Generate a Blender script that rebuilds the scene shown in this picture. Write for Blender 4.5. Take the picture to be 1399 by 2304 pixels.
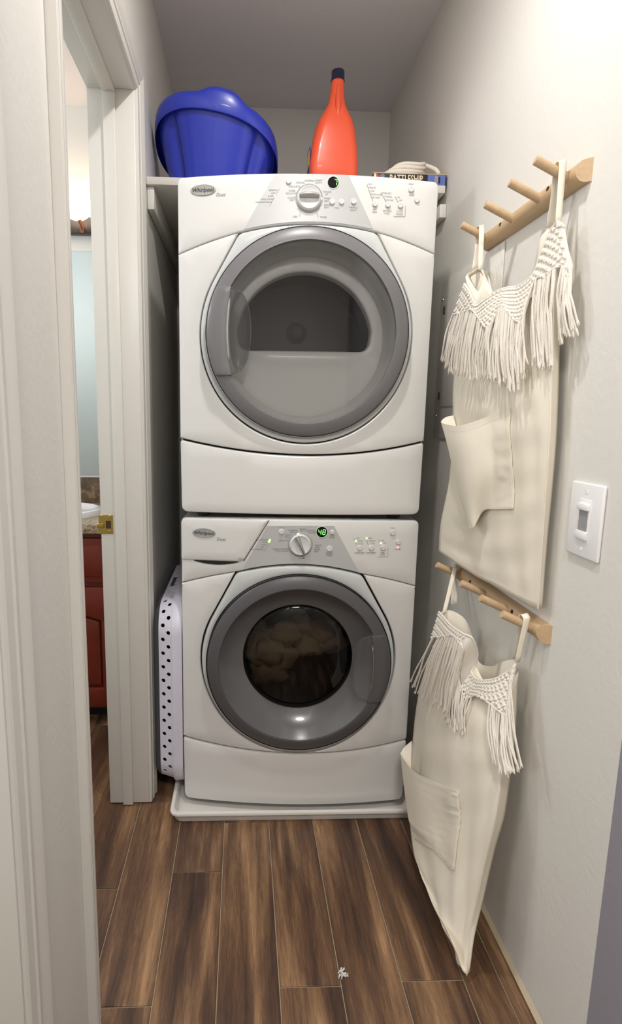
import bpy, bmesh, math, random
import numpy as np
from mathutils import Vector, Matrix
from mathutils.geometry import delaunay_2d_cdt

for o in list(bpy.data.objects):
    bpy.data.objects.remove(o)
SC = bpy.context.scene
C = SC.collection
PI = math.pi
random.seed(7)
rng = np.random.default_rng(7)

# ------------------------------------------------------------------ camera
cam_data = bpy.data.cameras.new('camera')
cam = bpy.data.objects.new('camera', cam_data)
C.objects.link(cam)
yaw, pitch, roll = 0.0415806, 0.1631582, 0.0136992
fw = Vector((math.sin(yaw)*math.cos(pitch), math.cos(yaw)*math.cos(pitch), -math.sin(pitch)))
rt = Vector((math.cos(yaw), -math.sin(yaw), 0))
up = rt.cross(fw)
rt2 = math.cos(roll)*rt + math.sin(roll)*up
up2 = -math.sin(roll)*rt + math.cos(roll)*up
M = Matrix((rt2, up2, -fw)).transposed().to_4x4()
M.translation = Vector((-0.16882, -1.61105, 1.17612))
cam.matrix_world = M
cam_data.sensor_fit = 'VERTICAL'
cam_data.sensor_height = 36.0
cam_data.sensor_width = 36.0*1399/2304
cam_data.lens = 20.0763
cam_data.shift_x = (699.5-596.333)/2304
cam_data.clip_start = 0.02
SC.camera = cam

# ------------------------------------------------------------------ world, lamps, exposure
SC.view_settings.view_transform = 'Standard'
SC.view_settings.look = 'None'
SC.view_settings.gamma = 1.0
SC.view_settings.use_curve_mapping = False
SC.view_settings.exposure = 0.03
w = bpy.data.worlds.new('world')
SC.world = w
w.use_nodes = True
w.node_tree.nodes['Background'].inputs[0].default_value = (0.8, 0.85, 0.9, 1)
w.node_tree.nodes['Background'].inputs[1].default_value = 0.3

def lamp(name, kind, loc, power, color, size=None, rot=(0, 0, 0), spread=None):
    l = bpy.data.lights.new(name, kind)
    l.energy = power
    l.color = color
    if kind == 'AREA':
        l.shape = 'DISK'
        l.size = size
        if spread: l.spread = spread
    elif size:
        l.shadow_soft_size = size
    o = bpy.data.objects.new(name, l)
    o.location = loc
    o.rotation_euler = rot
    C.objects.link(o)
    return o
lamp('ceiling_lamp', 'AREA', (-0.03, -0.60, 2.405), 8.6, (1.0, 0.975, 0.945), 0.07)   # recessed can in the closet hall
lamp('hall_lamp', 'AREA', (-0.05, -2.10, 2.40), 24.5, (1.0, 0.975, 0.94), 0.40)           # hall lamp behind the viewer
lamp('bathroom_lamp', 'POINT', (-1.45, -0.15, 1.9), 16.0, (0.97, 0.985, 1.0), 0.12)     # rest of the bathroom lamps
lamp('side_room_fill', 'AREA', (-2.0, -2.1, 1.5), 12.0, (0.95, 0.98, 1.0), 0.9, (math.radians(88), 0, math.radians(-57)))   # added fill for the right wall, unseen beyond the second doorway

# ------------------------------------------------------------------ materials
def nodes_of(m):
    m.use_nodes = True
    return m.node_tree.nodes, m.node_tree.links
def srgb(r, g, b):
    f = lambda c: (c/255/12.92) if c/255 <= 0.04045 else ((c/255+0.055)/1.055)**2.4
    return (f(r), f(g), f(b), 1)
def mat(name, col, rough=0.5, metal=0.0, bump=0.0, bscale=200.0, var=0.0, coat=0.0, spec=0.5, vscale=6.0):
    m = bpy.data.materials.new(name)
    N, L = nodes_of(m)
    b = N['Principled BSDF']
    b.inputs['Base Color'].default_value = col
    b.inputs['Roughness'].default_value = rough
    b.inputs['Metallic'].default_value = metal
    b.inputs['Coat Weight'].default_value = coat
    b.inputs['Specular IOR Level'].default_value = spec
    tc = N.new('ShaderNodeTexCoord')
    if var > 0:
        n = N.new('ShaderNodeTexNoise')
        n.inputs['Scale'].default_value = vscale
        n.inputs['Detail'].default_value = 3
        L.new(tc.outputs['Object'], n.inputs['Vector'])
        mx = N.new('ShaderNodeMix'); mx.data_type = 'RGBA'
        mx.inputs[6].default_value = tuple(c*(1-var) for c in col[:3])+(1,)
        mx.inputs[7].default_value = tuple(min(1, c*(1+var)) for c in col[:3])+(1,)
        L.new(n.outputs['Fac'], mx.inputs[0])
        L.new(mx.outputs[2], b.inputs['Base Color'])
    if bump > 0:
        n2 = N.new('ShaderNodeTexNoise')
        n2.inputs['Scale'].default_value = bscale
        n2.inputs['Detail'].default_value = 4
        L.new(tc.outputs['Object'], n2.inputs['Vector'])
        bp = N.new('ShaderNodeBump')
        bp.inputs['Strength'].default_value = bump
        bp.inputs['Distance'].default_value = 0.002
        L.new(n2.outputs['Fac'], bp.inputs['Height'])
        L.new(bp.outputs['Normal'], b.inputs['Normal'])
    return m
def emit(name, col, strength):
    m = bpy.data.materials.new(name)
    N, L = nodes_of(m)
    b = N['Principled BSDF']
    b.inputs['Base Color'].default_value = col
    b.inputs['Emission Color'].default_value = col
    b.inputs['Emission Strength'].default_value = strength
    return m
def glass(name, tint, refl=0.08, rough=0.03):
    m = bpy.data.materials.new(name)
    N, L = nodes_of(m)
    N.remove(N['Principled BSDF'])
    out = N['Material Output']
    t = N.new('ShaderNodeBsdfTransparent'); t.inputs[0].default_value = tint
    g = N.new('ShaderNodeBsdfGlossy'); g.inputs['Roughness'].default_value = rough
    g.inputs['Color'].default_value = (1, 1, 1, 1)
    f = N.new('ShaderNodeFresnel'); f.inputs['IOR'].default_value = 1.45
    mx = N.new('ShaderNodeMixShader')
    L.new(f.outputs[0], mx.inputs[0]); L.new(t.outputs[0], mx.inputs[1]); L.new(g.outputs[0], mx.inputs[2])
    L.new(mx.outputs[0], out.inputs[0])
    return m

def smoky(name, col, k):
    m = bpy.data.materials.new(name)
    N, L = nodes_of(m)
    b = N['Principled BSDF']
    b.inputs['Base Color'].default_value = col; b.inputs['Roughness'].default_value = 0.12
    t = N.new('ShaderNodeBsdfTransparent'); t.inputs[0].default_value = (0.8, 0.8, 0.8, 1)
    mx = N.new('ShaderNodeMixShader'); mx.inputs[0].default_value = k
    L.new(t.outputs[0], mx.inputs[1]); L.new(b.outputs[0], mx.inputs[2])
    L.new(mx.outputs[0], N['Material Output'].inputs[0])
    return m
def wood_floor():
    m = bpy.data.materials.new('wood_look_tile')
    N, L = nodes_of(m)
    b = N['Principled BSDF']
    tc = N.new('ShaderNodeTexCoord')
    oi = N.new('ShaderNodeObjectInfo')
    cmb = N.new('ShaderNodeCombineXYZ')
    mul = N.new('ShaderNodeMath'); mul.operation = 'MULTIPLY'; mul.inputs[1].default_value = 37.0
    L.new(oi.outputs['Random'], mul.inputs[0])
    L.new(mul.outputs[0], cmb.inputs[0]); L.new(mul.outputs[0], cmb.inputs[1])
    add = N.new('ShaderNodeVectorMath'); add.operation = 'ADD'
    L.new(tc.outputs['Object'], add.inputs[0]); L.new(cmb.outputs[0], add.inputs[1])
    def nz(sx, sy, det, rough=0.6, dist=0.0):
        mp = N.new('ShaderNodeMapping'); mp.inputs['Scale'].default_value = (sx, sy, 1)
        L.new(add.outputs[0], mp.inputs[0])
        n = N.new('ShaderNodeTexNoise'); n.inputs['Scale'].default_value = 1.0
        n.inputs['Detail'].default_value = det; n.inputs['Roughness'].default_value = rough
        n.inputs['Distortion'].default_value = dist
        L.new(mp.outputs[0], n.inputs['Vector'])
        return n
    n1 = nz(15, 1.2, 3, 0.55, 0.4)      # broad light and dark streaks
    n2 = nz(130, 5, 5, 0.7)            # grain
    n3 = nz(420, 22, 3, 0.7)           # pores
    a1 = N.new('ShaderNodeMath'); a1.operation = 'MULTIPLY'; a1.inputs[1].default_value = 0.74
    L.new(n1.outputs['Fac'], a1.inputs[0])
    a2 = N.new('ShaderNodeMath'); a2.operation = 'MULTIPLY_ADD'; a2.inputs[1].default_value = 0.22
    L.new(n2.outputs['Fac'], a2.inputs[0]); L.new(a1.outputs[0], a2.inputs[2])
    a3 = N.new('ShaderNodeMath'); a3.operation = 'MULTIPLY_ADD'; a3.inputs[1].default_value = 0.22
    L.new(n3.outputs['Fac'], a3.inputs[0]); L.new(a2.outputs[0], a3.inputs[2])
    r = N.new('ShaderNodeValToRGB')
    e = r.color_ramp.elements
    e[0].position = 0.42; e[0].color = srgb(46, 32, 25)
    e[1].position = 0.76; e[1].color = srgb(176, 138, 101)
    k = e.new(0.52); k.color = srgb(76, 54, 41)
    k = e.new(0.60); k.color = srgb(104, 76, 55)
    k = e.new(0.68); k.color = srgb(140, 107, 77)
    L.new(a3.outputs[0], r.inputs[0])
    L.new(r.outputs[0], b.inputs['Base Color'])
    b.inputs['Roughness'].default_value = 0.42
    bp = N.new('ShaderNodeBump'); bp.inputs['Strength'].default_value = 0.12; bp.inputs['Distance'].default_value = 0.001
    L.new(n2.outputs['Fac'], bp.inputs['Height']); L.new(bp.outputs['Normal'], b.inputs['Normal'])
    return m
def canvas_mat():
    m = bpy.data.materials.new('cotton_canvas')
    N, L = nodes_of(m)
    b = N['Principled BSDF']
    tc = N.new('ShaderNodeTexCoord')
    n = N.new('ShaderNodeTexNoise'); n.inputs['Scale'].default_value = 5; n.inputs['Detail'].default_value = 4
    L.new(tc.outputs['Object'], n.inputs['Vector'])
    mx = N.new('ShaderNodeMix'); mx.data_type = 'RGBA'
    mx.inputs[6].default_value = srgb(232, 222, 202); mx.inputs[7].default_value = srgb(243, 236, 222)
    L.new(n.outputs['Fac'], mx.inputs[0]); L.new(mx.outputs[2], b.inputs['Base Color'])
    b.inputs['Roughness'].default_value = 0.9
    b.inputs['Specular IOR Level'].default_value = 0.15
    w1 = N.new('ShaderNodeTexNoise'); w1.inputs['Scale'].default_value = 900
    w2 = N.new('ShaderNodeTexNoise'); w2.inputs['Scale'].default_value = 9; w2.inputs['Detail'].default_value = 2; w2.inputs['Distortion'].default_value = 1.2
    L.new(tc.outputs['Object'], w1.inputs['Vector']); L.new(tc.outputs['Object'], w2.inputs['Vector'])
    b1 = N.new('ShaderNodeBump'); b1.inputs['Strength'].default_value = 0.18; b1.inputs['Distance'].default_value = 0.0006
    b2 = N.new('ShaderNodeBump'); b2.inputs['Strength'].default_value = 0.22; b2.inputs['Distance'].default_value = 0.006
    L.new(w1.outputs['Fac'], b1.inputs['Height']); L.new(w2.outputs['Fac'], b2.inputs['Height'])
    L.new(b2.outputs['Normal'], b1.inputs['Normal']); L.new(b1.outputs['Normal'], b.inputs['Normal'])
    return m
def beech_mat():
    m = bpy.data.materials.new('beech_wood')
    N, L = nodes_of(m)
    b = N['Principled BSDF']
    tc = N.new('ShaderNodeTexCoord')
    mp = N.new('ShaderNodeMapping'); mp.inputs['Scale'].default_value = (90, 6, 90)
    n = N.new('ShaderNodeTexNoise'); n.inputs['Scale'].default_value = 1.0; n.inputs['Detail'].default_value = 4
    L.new(tc.outputs['Object'], mp.inputs[0]); L.new(mp.outputs[0], n.inputs['Vector'])
    mx = N.new('ShaderNodeMix'); mx.data_type = 'RGBA'
    mx.inputs[6].default_value = srgb(182, 150, 112); mx.inputs[7].default_value = srgb(210, 182, 146)
    L.new(n.outputs['Fac'], mx.inputs[0]); L.new(mx.outputs[2], b.inputs['Base Color'])
    b.inputs['Roughness'].default_value = 0.5
    return m
def stone_mat(name, c1, c2, c3, sc, dist):
    m = bpy.data.materials.new(name)
    N, L = nodes_of(m)
    b = N['Principled BSDF']
    tc = N.new('ShaderNodeTexCoord')
    n = N.new('ShaderNodeTexNoise'); n.inputs['Scale'].default_value = sc; n.inputs['Detail'].default_value = 6
    n.inputs['Distortion'].default_value = dist
    L.new(tc.outputs['Object'], n.inputs['Vector'])
    r = N.new('ShaderNodeValToRGB'); e = r.color_ramp.elements
    e[0].position = 0.35; e[0].color = c1
    e[1].position = 0.62; e[1].color = c3
    k = e.new(0.5); k.color = c2
    L.new(n.outputs['Fac'], r.inputs[0]); L.new(r.outputs[0], b.inputs['Base Color'])
    b.inputs['Roughness'].default_value = 0.3
    return m

MT = dict(
    wall=mat('wall_paint', srgb(225, 222, 215), 0.75, bump=0.35, bscale=90),
    ceil=mat('grey_ceiling_paint', srgb(228, 224, 227), 0.8, bump=0.3, bscale=90),
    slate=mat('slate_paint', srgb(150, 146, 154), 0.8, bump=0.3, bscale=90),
    backwall=mat('back_wall_paint', srgb(226, 223, 219), 0.8, bump=0.3, bscale=90),
    trim=mat('trim_paint', srgb(222, 219, 211), 0.35, bump=0.05, bscale=40),
    grout=mat('grout', srgb(172, 156, 130), 0.9),
    floor=wood_floor(),
    white=mat('appliance_enamel', srgb(232, 231, 228), 0.22, coat=0.25),
    cons=mat('console_plastic', srgb(230, 229, 226), 0.32),
    silver=mat('console_silver', srgb(198, 199, 198), 0.35, 0.1),
    bezel=mat('bezel_silver', srgb(216, 219, 218), 0.25, 0.05),
    gap=mat('gap_black', srgb(28, 28, 30), 0.7),
    door=mat('door_grey', srgb(122, 120, 122), 0.34),
    doorshaded=mat('door_grey_shaded', srgb(90, 88, 90), 0.34),  # same door grey, darkened for the weaker light on the washer
    bowl=mat('bowl_grey', srgb(104, 103, 104), 0.22, coat=0.3),
    scoop=smoky('scoop_plastic', srgb(120, 119, 120), 0.5),
    bulk=mat('bulkhead_plastic', srgb(222, 221, 217), 0.3),
    drum=mat('drum_steel', srgb(120, 112, 110), 0.45, 0.3),
    blackdrum=mat('dark_drum', srgb(70, 68, 68), 0.5, 0.3),
    clearglass=glass('door_glass', (0.84, 0.84, 0.84, 1)),
    darkglass=glass('dark_door_glass', (0.34, 0.32, 0.30, 1)),
    chrome=mat('chrome', srgb(215, 215, 218), 0.12, 1.0),
    badge=mat('badge_metal', srgb(178, 178, 176), 0.3, 0.15),
    ink=mat('grey_print', srgb(120, 120, 122), 0.6),
    inkdark=mat('dark_print', srgb(64, 62, 64), 0.6),
    button=mat('button_plastic', srgb(222, 222, 222), 0.25, coat=0.3),
    display=mat('display_black', srgb(10, 10, 12), 0.6, spec=0.15),
    green=emit('green_led', (0.22, 1.0, 0.16, 1), 2.2),
    lime=emit('lime_led', (0.50, 1.0, 0.32, 1), 1.2),
    red=emit('red_led', (1.0, 0.42, 0.42, 1), 1.0),
    canvas=canvas_mat(),
    cord=mat('cotton_cord', srgb(240, 233, 222), 0.95, bump=0.5, bscale=500, spec=0.1),
    beech=beech_mat(),
    screw=mat('dark_screw', srgb(60, 48, 36), 0.4, 0.6),
    plate=mat('switch_plastic', srgb(240, 238, 238), 0.3),
    blue=mat('blue_plastic', srgb(40, 57, 178), 0.3, coat=0.2, var=0.06),
    orange=mat('orange_plastic', srgb(240, 92, 58), 0.3, coat=0.2),
    navy=mat('navy_plastic', srgb(24, 28, 58), 0.35),
    yellow=mat('label_yellow', srgb(240, 200, 60), 0.5),
    lblue=mat('label_blue', srgb(40, 60, 150), 0.5),
    boxblack=mat('box_print_black', srgb(30, 28, 34), 0.5),
    boxedge=mat('box_card', srgb(196, 178, 150), 0.7),
    boxblue=mat('box_print_blue', srgb(96, 112, 186), 0.5),
    boxgrey=mat('box_print_grey', srgb(150, 152, 160), 0.5),
    boxcream=mat('box_print_cream', srgb(236, 218, 186), 0.5),
    boxred=mat('box_print_red', srgb(214, 66, 46), 0.5),
    boxlb=mat('box_print_lightblue', srgb(96, 170, 214), 0.5),
    basket=mat('basket_plastic', srgb(228, 226, 240), 0.35),
    rubber=mat('grey_rubber', srgb(74, 74, 80), 0.55),
    pan=mat('pan_plastic', srgb(228, 224, 218), 0.35),
    brass=mat('brass', srgb(206, 178, 98), 0.22, 1.0),
    dark=mat('dark_hole', srgb(70, 45, 25), 0.8),
    cherry=mat('cherry_wood', srgb(122, 44, 28), 0.35, var=0.25, vscale=14, coat=0.2),
    granite=stone_mat('granite', srgb(120, 100, 76), srgb(166, 146, 116), srgb(196, 178, 148), 140, 0.3),
    splash=stone_mat('brown_marble', srgb(88, 72, 56), srgb(116, 96, 76), srgb(156, 130, 102), 22, 1.2),
    porcelain=mat('porcelain', srgb(242, 242, 244), 0.12, coat=0.4),
    mirror=mat('mirror_glass', srgb(226, 236, 236), 0.03, 1.0),
    mirrorframe=mat('mirror_edge', srgb(236, 236, 232), 0.4),
    bronze=mat('bronze', srgb(74, 66, 64), 0.35, 0.4),
    copper=mat('copper_arm', srgb(196, 130, 96), 0.25, 0.9),
    bulb=emit('lamp_globe', (1.0, 0.86, 0.66, 1), 5.0),
    bathwall=mat('bathroom_paint', srgb(226, 228, 226), 0.8),
    cloth=mat('washed_cloth', srgb(205, 188, 160), 0.9, var=0.15, vscale=20),
    lint=mat('lint', srgb(225, 220, 214), 0.95),
    caulk=mat('caulk', srgb(206, 190, 162), 0.7),
)

# ------------------------------------------------------------------ helpers
def link(name, me, m=None, parent=None, smooth=False, loc=None):
    if m is not None and not me.materials:
        me.materials.append(m)
    if smooth:
        for p in me.polygons: p.use_smooth = True
        try: me.set_sharp_from_angle(angle=math.radians(smooth if smooth is not True else 40))
        except Exception: pass
    o = bpy.data.objects.new(name, me)
    C.objects.link(o)
    if parent is not None: o.parent = parent
    if loc is not None: o.location = loc
    return o
def raw(name, v, f, m, parent=None, smooth=False, loc=None):
    me = bpy.data.meshes.new(name)
    me.from_pydata([tuple(map(float, p)) for p in v], [], [tuple(map(int, q)) for q in f])
    me.update()
    return link(name, me, m, parent, smooth, loc)
class MB:
    """collects shapes for one mesh"""
    def __init__(s): s.v = []; s.f = []
    def add(s, v, f):
        n = len(s.v); s.v += [tuple(map(float, p)) for p in v]; s.f += [tuple(int(i)+n for i in q) for q in f]
        return s
    def box(s, x0, x1, y0, y1, z0, z1):
        v = [(x0,y0,z0),(x1,y0,z0),(x1,y1,z0),(x0,y1,z0),(x0,y0,z1),(x1,y0,z1),(x1,y1,z1),(x0,y1,z1)]
        return s.add(v, [(0,3,2,1),(4,5,6,7),(0,1,5,4),(1,2,6,5),(2,3,7,6),(3,0,4,7)])
    def tube(s, pts, r, n=8, cap=True):
        pts = [Vector(p) for p in pts]
        rs = r if hasattr(r, '__len__') else [r]*len(pts)
        v = []; f = []
        t0 = (pts[1]-pts[0]).normalized()
        a = t0.orthogonal().normalized()
        for i, p in enumerate(pts):
            t = (pts[min(i+1, len(pts)-1)]-pts[max(i-1, 0)]).normalized()
            a = (a - t*a.dot(t)).normalized(); b = t.cross(a)
            for k in range(n):
                an = 2*PI*k/n
                v.append(p + rs[i]*(math.cos(an)*a+math.sin(an)*b))
        for i in range(len(pts)-1):
            for k in range(n):
                f.append((i*n+k, i*n+(k+1) % n, (i+1)*n+(k+1) % n, (i+1)*n+k))
        if cap:
            f.append(tuple(range(n-1, -1, -1))); f.append(tuple(range((len(pts)-1)*n, len(pts)*n)))
        return s.add(v, f)
    def lathe(s, prof, cen, n=48, axis='y', sx=1.0, sz=1.0, close=False):
        """prof: (radius, along); axis y: circle in xz plane, along +y"""
        v = []; f = []
        for r, h in prof:
            for k in range(n):
                a = 2*PI*k/n
                c, q = r*math.cos(a), r*math.sin(a)
                if axis == 'y': v.append((cen[0]+c*sx, cen[1]+h, cen[2]+q*sz))
                elif axis == 'z': v.append((cen[0]+c*sx, cen[1]+q*sz, cen[2]+h))
                else: v.append((cen[0]+h, cen[1]+c*sx, cen[2]+q*sz))
        m = len(prof)
        for i in range(m-1):
            for k in range(n):
                f.append((i*n+k, i*n+(k+1) % n, (i+1)*n+(k+1) % n, (i+1)*n+k))
        if close:
            f.append(tuple(range(n-1, -1, -1))); f.append(tuple(range((m-1)*n, m*n)))
        return s.add(v, f)
    def grid(s, G, flip=False):
        G = np.asarray(G); a, b = G.shape[:2]
        f = []
        for i in range(a-1):
            for j in range(b-1):
                q = (i*b+j, i*b+j+1, (i+1)*b+j+1, (i+1)*b+j)
                f.append(q[::-1] if flip else q)
        return s.add(G.reshape(-1, 3), f)
    def build(s, name, m, parent=None, smooth=False, bevel=0.0, seg=2, loc=None, fix=True):
        me = bpy.data.meshes.new(name)
        me.from_pydata(s.v, [], s.f)
        if bevel > 0 or fix:
            bm = bmesh.new(); bm.from_mesh(me)
            if fix: bmesh.ops.recalc_face_normals(bm, faces=bm.faces)
            if bevel > 0:
                ed = [e for e in bm.edges if len(e.link_faces) == 2 and e.calc_face_angle(0) > 0.5]
                bmesh.ops.bevel(bm, geom=ed, offset=bevel, segments=seg, affect='EDGES', profile=0.5, clamp_overlap=True)
            bm.to_mesh(me); bm.free()
        me.update()
        return link(name, me, m, parent, smooth, loc)
def bx(name, x0, x1, y0, y1, z0, z1, m, parent=None, bevel=0.0, seg=2):
    return MB().box(x0, x1, y0, y1, z0, z1).build(name, m, parent, smooth=bevel > 0, bevel=bevel, seg=seg)
def thing(name, label, cat, loc=(0, 0, 0), rotz=0.0, group=None):
    o = bpy.data.objects.new(name, None)
    C.objects.link(o)
    o.empty_display_size = 0.05
    o.location = loc; o.rotation_euler = (0, 0, rotz)
    return tag(o, label, cat, group)
def tag(o, label, cat, group=None):
    o['label'] = label; o['category'] = cat
    if group: o['group'] = group
    return o
def struct(o):
    o['kind'] = 'structure'
    return o
def stuff(o):
    o['kind'] = 'stuff'
    return o

def cr(P, n):
    """Catmull-Rom resample of a polyline to n points"""
    P = np.asarray(P, float)
    Q = np.vstack([2*P[0]-P[1], P, 2*P[-1]-P[-2]])
    t = np.linspace(0, len(P)-1, n)
    i = np.minimum(t.astype(int), len(P)-2); u = (t-i)[:, None]
    p0, p1, p2, p3 = Q[i], Q[i+1], Q[i+2], Q[i+3]
    return 0.5*((2*p1)+(-p0+p2)*u+(2*p0-5*p1+4*p2-p3)*u**2+(-p0+3*p1-3*p2+p3)*u**3)
def surf(G, nu, nv):
    """bicubic grid through control rows"""
    rows = [cr(r, nv) for r in G]
    A = np.array(rows)
    return np.stack([cr(A[:, j], nu) for j in range(nv)], 1)

def inpoly(pts, poly):
    x, y = pts[:, 0], pts[:, 1]
    ins = np.zeros(len(pts), bool)
    P = np.asarray(poly); Q = np.roll(P, -1, 0)
    for (x1, y1), (x2, y2) in zip(P, Q):
        if y1 == y2: continue
        c = ((y1 > y) != (y2 > y)) & (x < (x2-x1)*(y-y1)/(y2-y1)+x1)
        ins ^= c
    return ins
def distpoly(pts, poly):
    P = np.asarray(poly); Q = np.roll(P, -1, 0)
    d = np.full(len(pts), 1e9)
    for a, b in zip(P, Q):
        ab = b-a; L2 = ab@ab
        if L2 < 1e-14: continue
        t = np.clip(((pts-a)@ab)/L2, 0, 1)
        d = np.minimum(d, np.linalg.norm(pts-(a+t[:, None]*ab), axis=1))
    return d
def densify(poly, s):
    P = np.asarray(poly, float); out = []
    for a, b in zip(P, np.roll(P, -1, 0)):
        n = max(1, int(math.ceil(np.linalg.norm(b-a)/s)))
        for k in range(n): out.append(a+(b-a)*k/n)
    return np.array(out)
def offset(poly, d):
    """offset a closed polygon inwards (d>0) for counter-clockwise input"""
    P = np.asarray(poly, float)
    A = np.sum(P[:, 0]*np.roll(P[:, 1], -1)-np.roll(P[:, 0], -1)*P[:, 1])
    s = 1 if A > 0 else -1
    e1 = P-np.roll(P, 1, 0); e2 = np.roll(P, -1, 0)-P
    e1 /= np.maximum(np.linalg.norm(e1, axis=1), 1e-12)[:, None]; e2 /= np.maximum(np.linalg.norm(e2, axis=1), 1e-12)[:, None]
    n1 = np.stack([-e1[:, 1], e1[:, 0]], 1); n2 = np.stack([-e2[:, 1], e2[:, 0]], 1)
    n = n1+n2; n /= np.maximum(np.linalg.norm(n, axis=1), 1e-12)[:, None]
    c = np.maximum((n*n1).sum(1), 0.5)
    return P+s*d*n/c[:, None]
def fillet(poly, radii, n=5):
    """round listed corners {index: radius}"""
    P = [np.array(p, float) for p in poly]; out = []
    for i, p in enumerate(P):
        r = radii.get(i, 0)
        if r <= 0: out.append(p); continue
        a, b = P[i-1], P[(i+1) % len(P)]
        ua = (a-p)/np.linalg.norm(a-p); ub = (b-p)/np.linalg.norm(b-p)
        s, e = p+ua*r, p+ub*r
        for k in range(n+1):
            t = k/n
            out.append((1-t)**2*s+2*t*(1-t)*p+t*t*e)
    return np.array(out)
def sheet(name, outline, fun, m, parent, holes=(), bev=0.004, back=0.012, step=0.03, res=0.012, smooth=38):
    """front sheet in machine coordinates: outline in (u, v), fun(u, v) -> y of the front face, rim turned back to y = back"""
    loops = [densify(outline, res)]+[densify(h, res) for h in holes]
    pts = []; edges = []
    for lp in loops:
        n0 = len(pts); pts += [tuple(p) for p in lp]
        edges += [(n0+i, n0+(i+1) % len(lp)) for i in range(len(lp))]
    nb = len(pts)
    extra = []
    for k, lp in enumerate(loops):
        for q in ((0.3, 1.0) if bev > 0.0015 else ()):
            o = offset(lp, bev*q*(1 if k == 0 else -1))
            extra.append(o)
    allb = np.array(pts)
    x0, y0 = allb.min(0); x1, y1 = allb.max(0)
    gx, gy = np.meshgrid(np.arange(x0, x1, step), np.arange(y0, y1, step))
    g = np.stack([gx.ravel(), gy.ravel()], 1)
    def dmin(p):
        return np.min([distpoly(p, lp) for lp in loops], axis=0)
    def inside(p):
        r = inpoly(p, loops[0])
        for h in loops[1:]: r &= ~inpoly(p, h)
        return r
    g = g[inside(g) & (dmin(g) > bev*1.0+step*0.45)]
    for e in extra:
        ok = inside(e) & (dmin(e) > bev*0.2)
        pts += [tuple(p) for p in e[ok]]
    pts += [tuple(p) for p in g]
    r = delaunay_2d_cdt([Vector(p) for p in pts], edges, [], 0, 1e-6)
    V = np.array([tuple(p) for p in r[0]]); T = np.array([tuple(f) for f in r[2] if len(f) == 3])
    cen = V[T].mean(1)
    T = T[inside(cen)]
    d = dmin(V)
    h = np.where(d < bev, bev-np.sqrt(np.maximum(bev**2-(bev-np.minimum(d, bev))**2, 0)), 0) if bev > 0 else 0*d
    Y = np.array([fun(u, v) for u, v in V])+h
    v3 = [(V[i, 0], Y[i], V[i, 1]) for i in range(len(V))]
    f3 = [tuple(t) for t in T]
    # rim
    orig = r[3]
    idx = {}
    for i, lst in enumerate(orig):
        for k in lst: idx[k] = i
    n0 = 0
    for lp in loops:
        ids = [idx[n0+i] for i in range(len(lp))]; n0 += len(lp)
        base = len(v3)
        bk = [back(V[i, 0], V[i, 1]) if callable(back) else back for i in ids]
        v3 += [(V[i, 0], b_, V[i, 1]) for i, b_ in zip(ids, bk)]
        for a in range(len(ids)):
            b_ = (a+1) % len(ids)
            f3.append((ids[a], ids[b_], base+b_, base+a))
    me = bpy.data.meshes.new(name)
    me.from_pydata(v3, [], f3)
    bm = bmesh.new(); bm.from_mesh(me)
    bmesh.ops.recalc_face_normals(bm, faces=bm.faces)
    bm.to_mesh(me); bm.free()
    # make sure the front looks to -y
    me.update()
    fr = sum(p.normal.y*p.area for p in me.polygons if abs(p.normal.y) > 0.7)
    if fr > 0:
        me.flip_normals()
    return link(name, me, m, parent, smooth)

_fc = {}
def text2d(s, size, bold=0.0):
    """triangles of a word set in the built-in typeface, centred at the origin"""
    key = (s, bold)
    if key not in _fc:
        cu = bpy.data.curves.new('word', 'FONT'); cu.body = s; cu.align_x = 'CENTER'; cu.align_y = 'CENTER'
        cu.size = 1.0; cu.offset = bold; cu.resolution_u = 2
        o = bpy.data.objects.new('word', cu); C.objects.link(o)
        dg = bpy.context.evaluated_depsgraph_get()
        me = bpy.data.meshes.new_from_object(o.evaluated_get(dg))
        _fc[key] = (np.array([v.co[:2] for v in me.vertices]).reshape(-1, 2), [tuple(p.vertices) for p in me.polygons])
        bpy.data.objects.remove(o); bpy.data.curves.remove(cu); bpy.data.meshes.remove(me)
    v, f = _fc[key]
    return v*size, f

# ================================================================== setting
XR, XL, XB, CEIL, YB = 0.4288, -0.448, -0.5616, 2.4173, 0.94
YJ, YN, HEAD = -0.010, -0.640, 1.986          # bathroom doorway: far jamb, near jamb, head height

# floor: grout bed with wood-look tile planks
floor = struct(bx('floor', -2.3, 1.7, -3.2, 1.1, -0.06, -0.0025, MT['grout']))
def plank(x0, x1, y0, y1):
    g = 0.0011
    x0 += g; x1 -= g; y0 += g; y1 -= g
    cx, cy = (x0+x1)/2, (y0+y1)/2; hx, hy = (x1-x0)/2, (y1-y0)/2
    o = MB().box(-hx, hx, -hy, hy, -0.012, 0).build('plank', MT['floor'], floor, smooth=True, bevel=0.0012, seg=1)
    o.location = (cx, cy, 0)
PW, PX0, PL = 0.1302, -0.4734, 0.62
joint = {0: -0.006, 1: -0.282, 2: -0.0985, 3: -0.595, 4: -0.065, 5: -0.589, 6: -0.196}
for k in range(-5, 8):
    xa = PX0+PW*k; xb = xa+PW
    if k == 6: xa, xb = 0.3105, 0.3892
    if k == 5: xb = 0.3105
    if k == 7: xa, xb = 0.3892, 0.47
    j0 = joint.get(k, -0.4+0.23*((k*7) % 5))
    lo, hi = -1.35, 0.95
    ys = sorted([lo, hi]+[j0+PL*i for i in range(-4, 5) if lo+0.02 < j0+PL*i < hi-0.02])
    for a, b in zip(ys[:-1], ys[1:]): plank(xa, xb, a, b)

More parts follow.
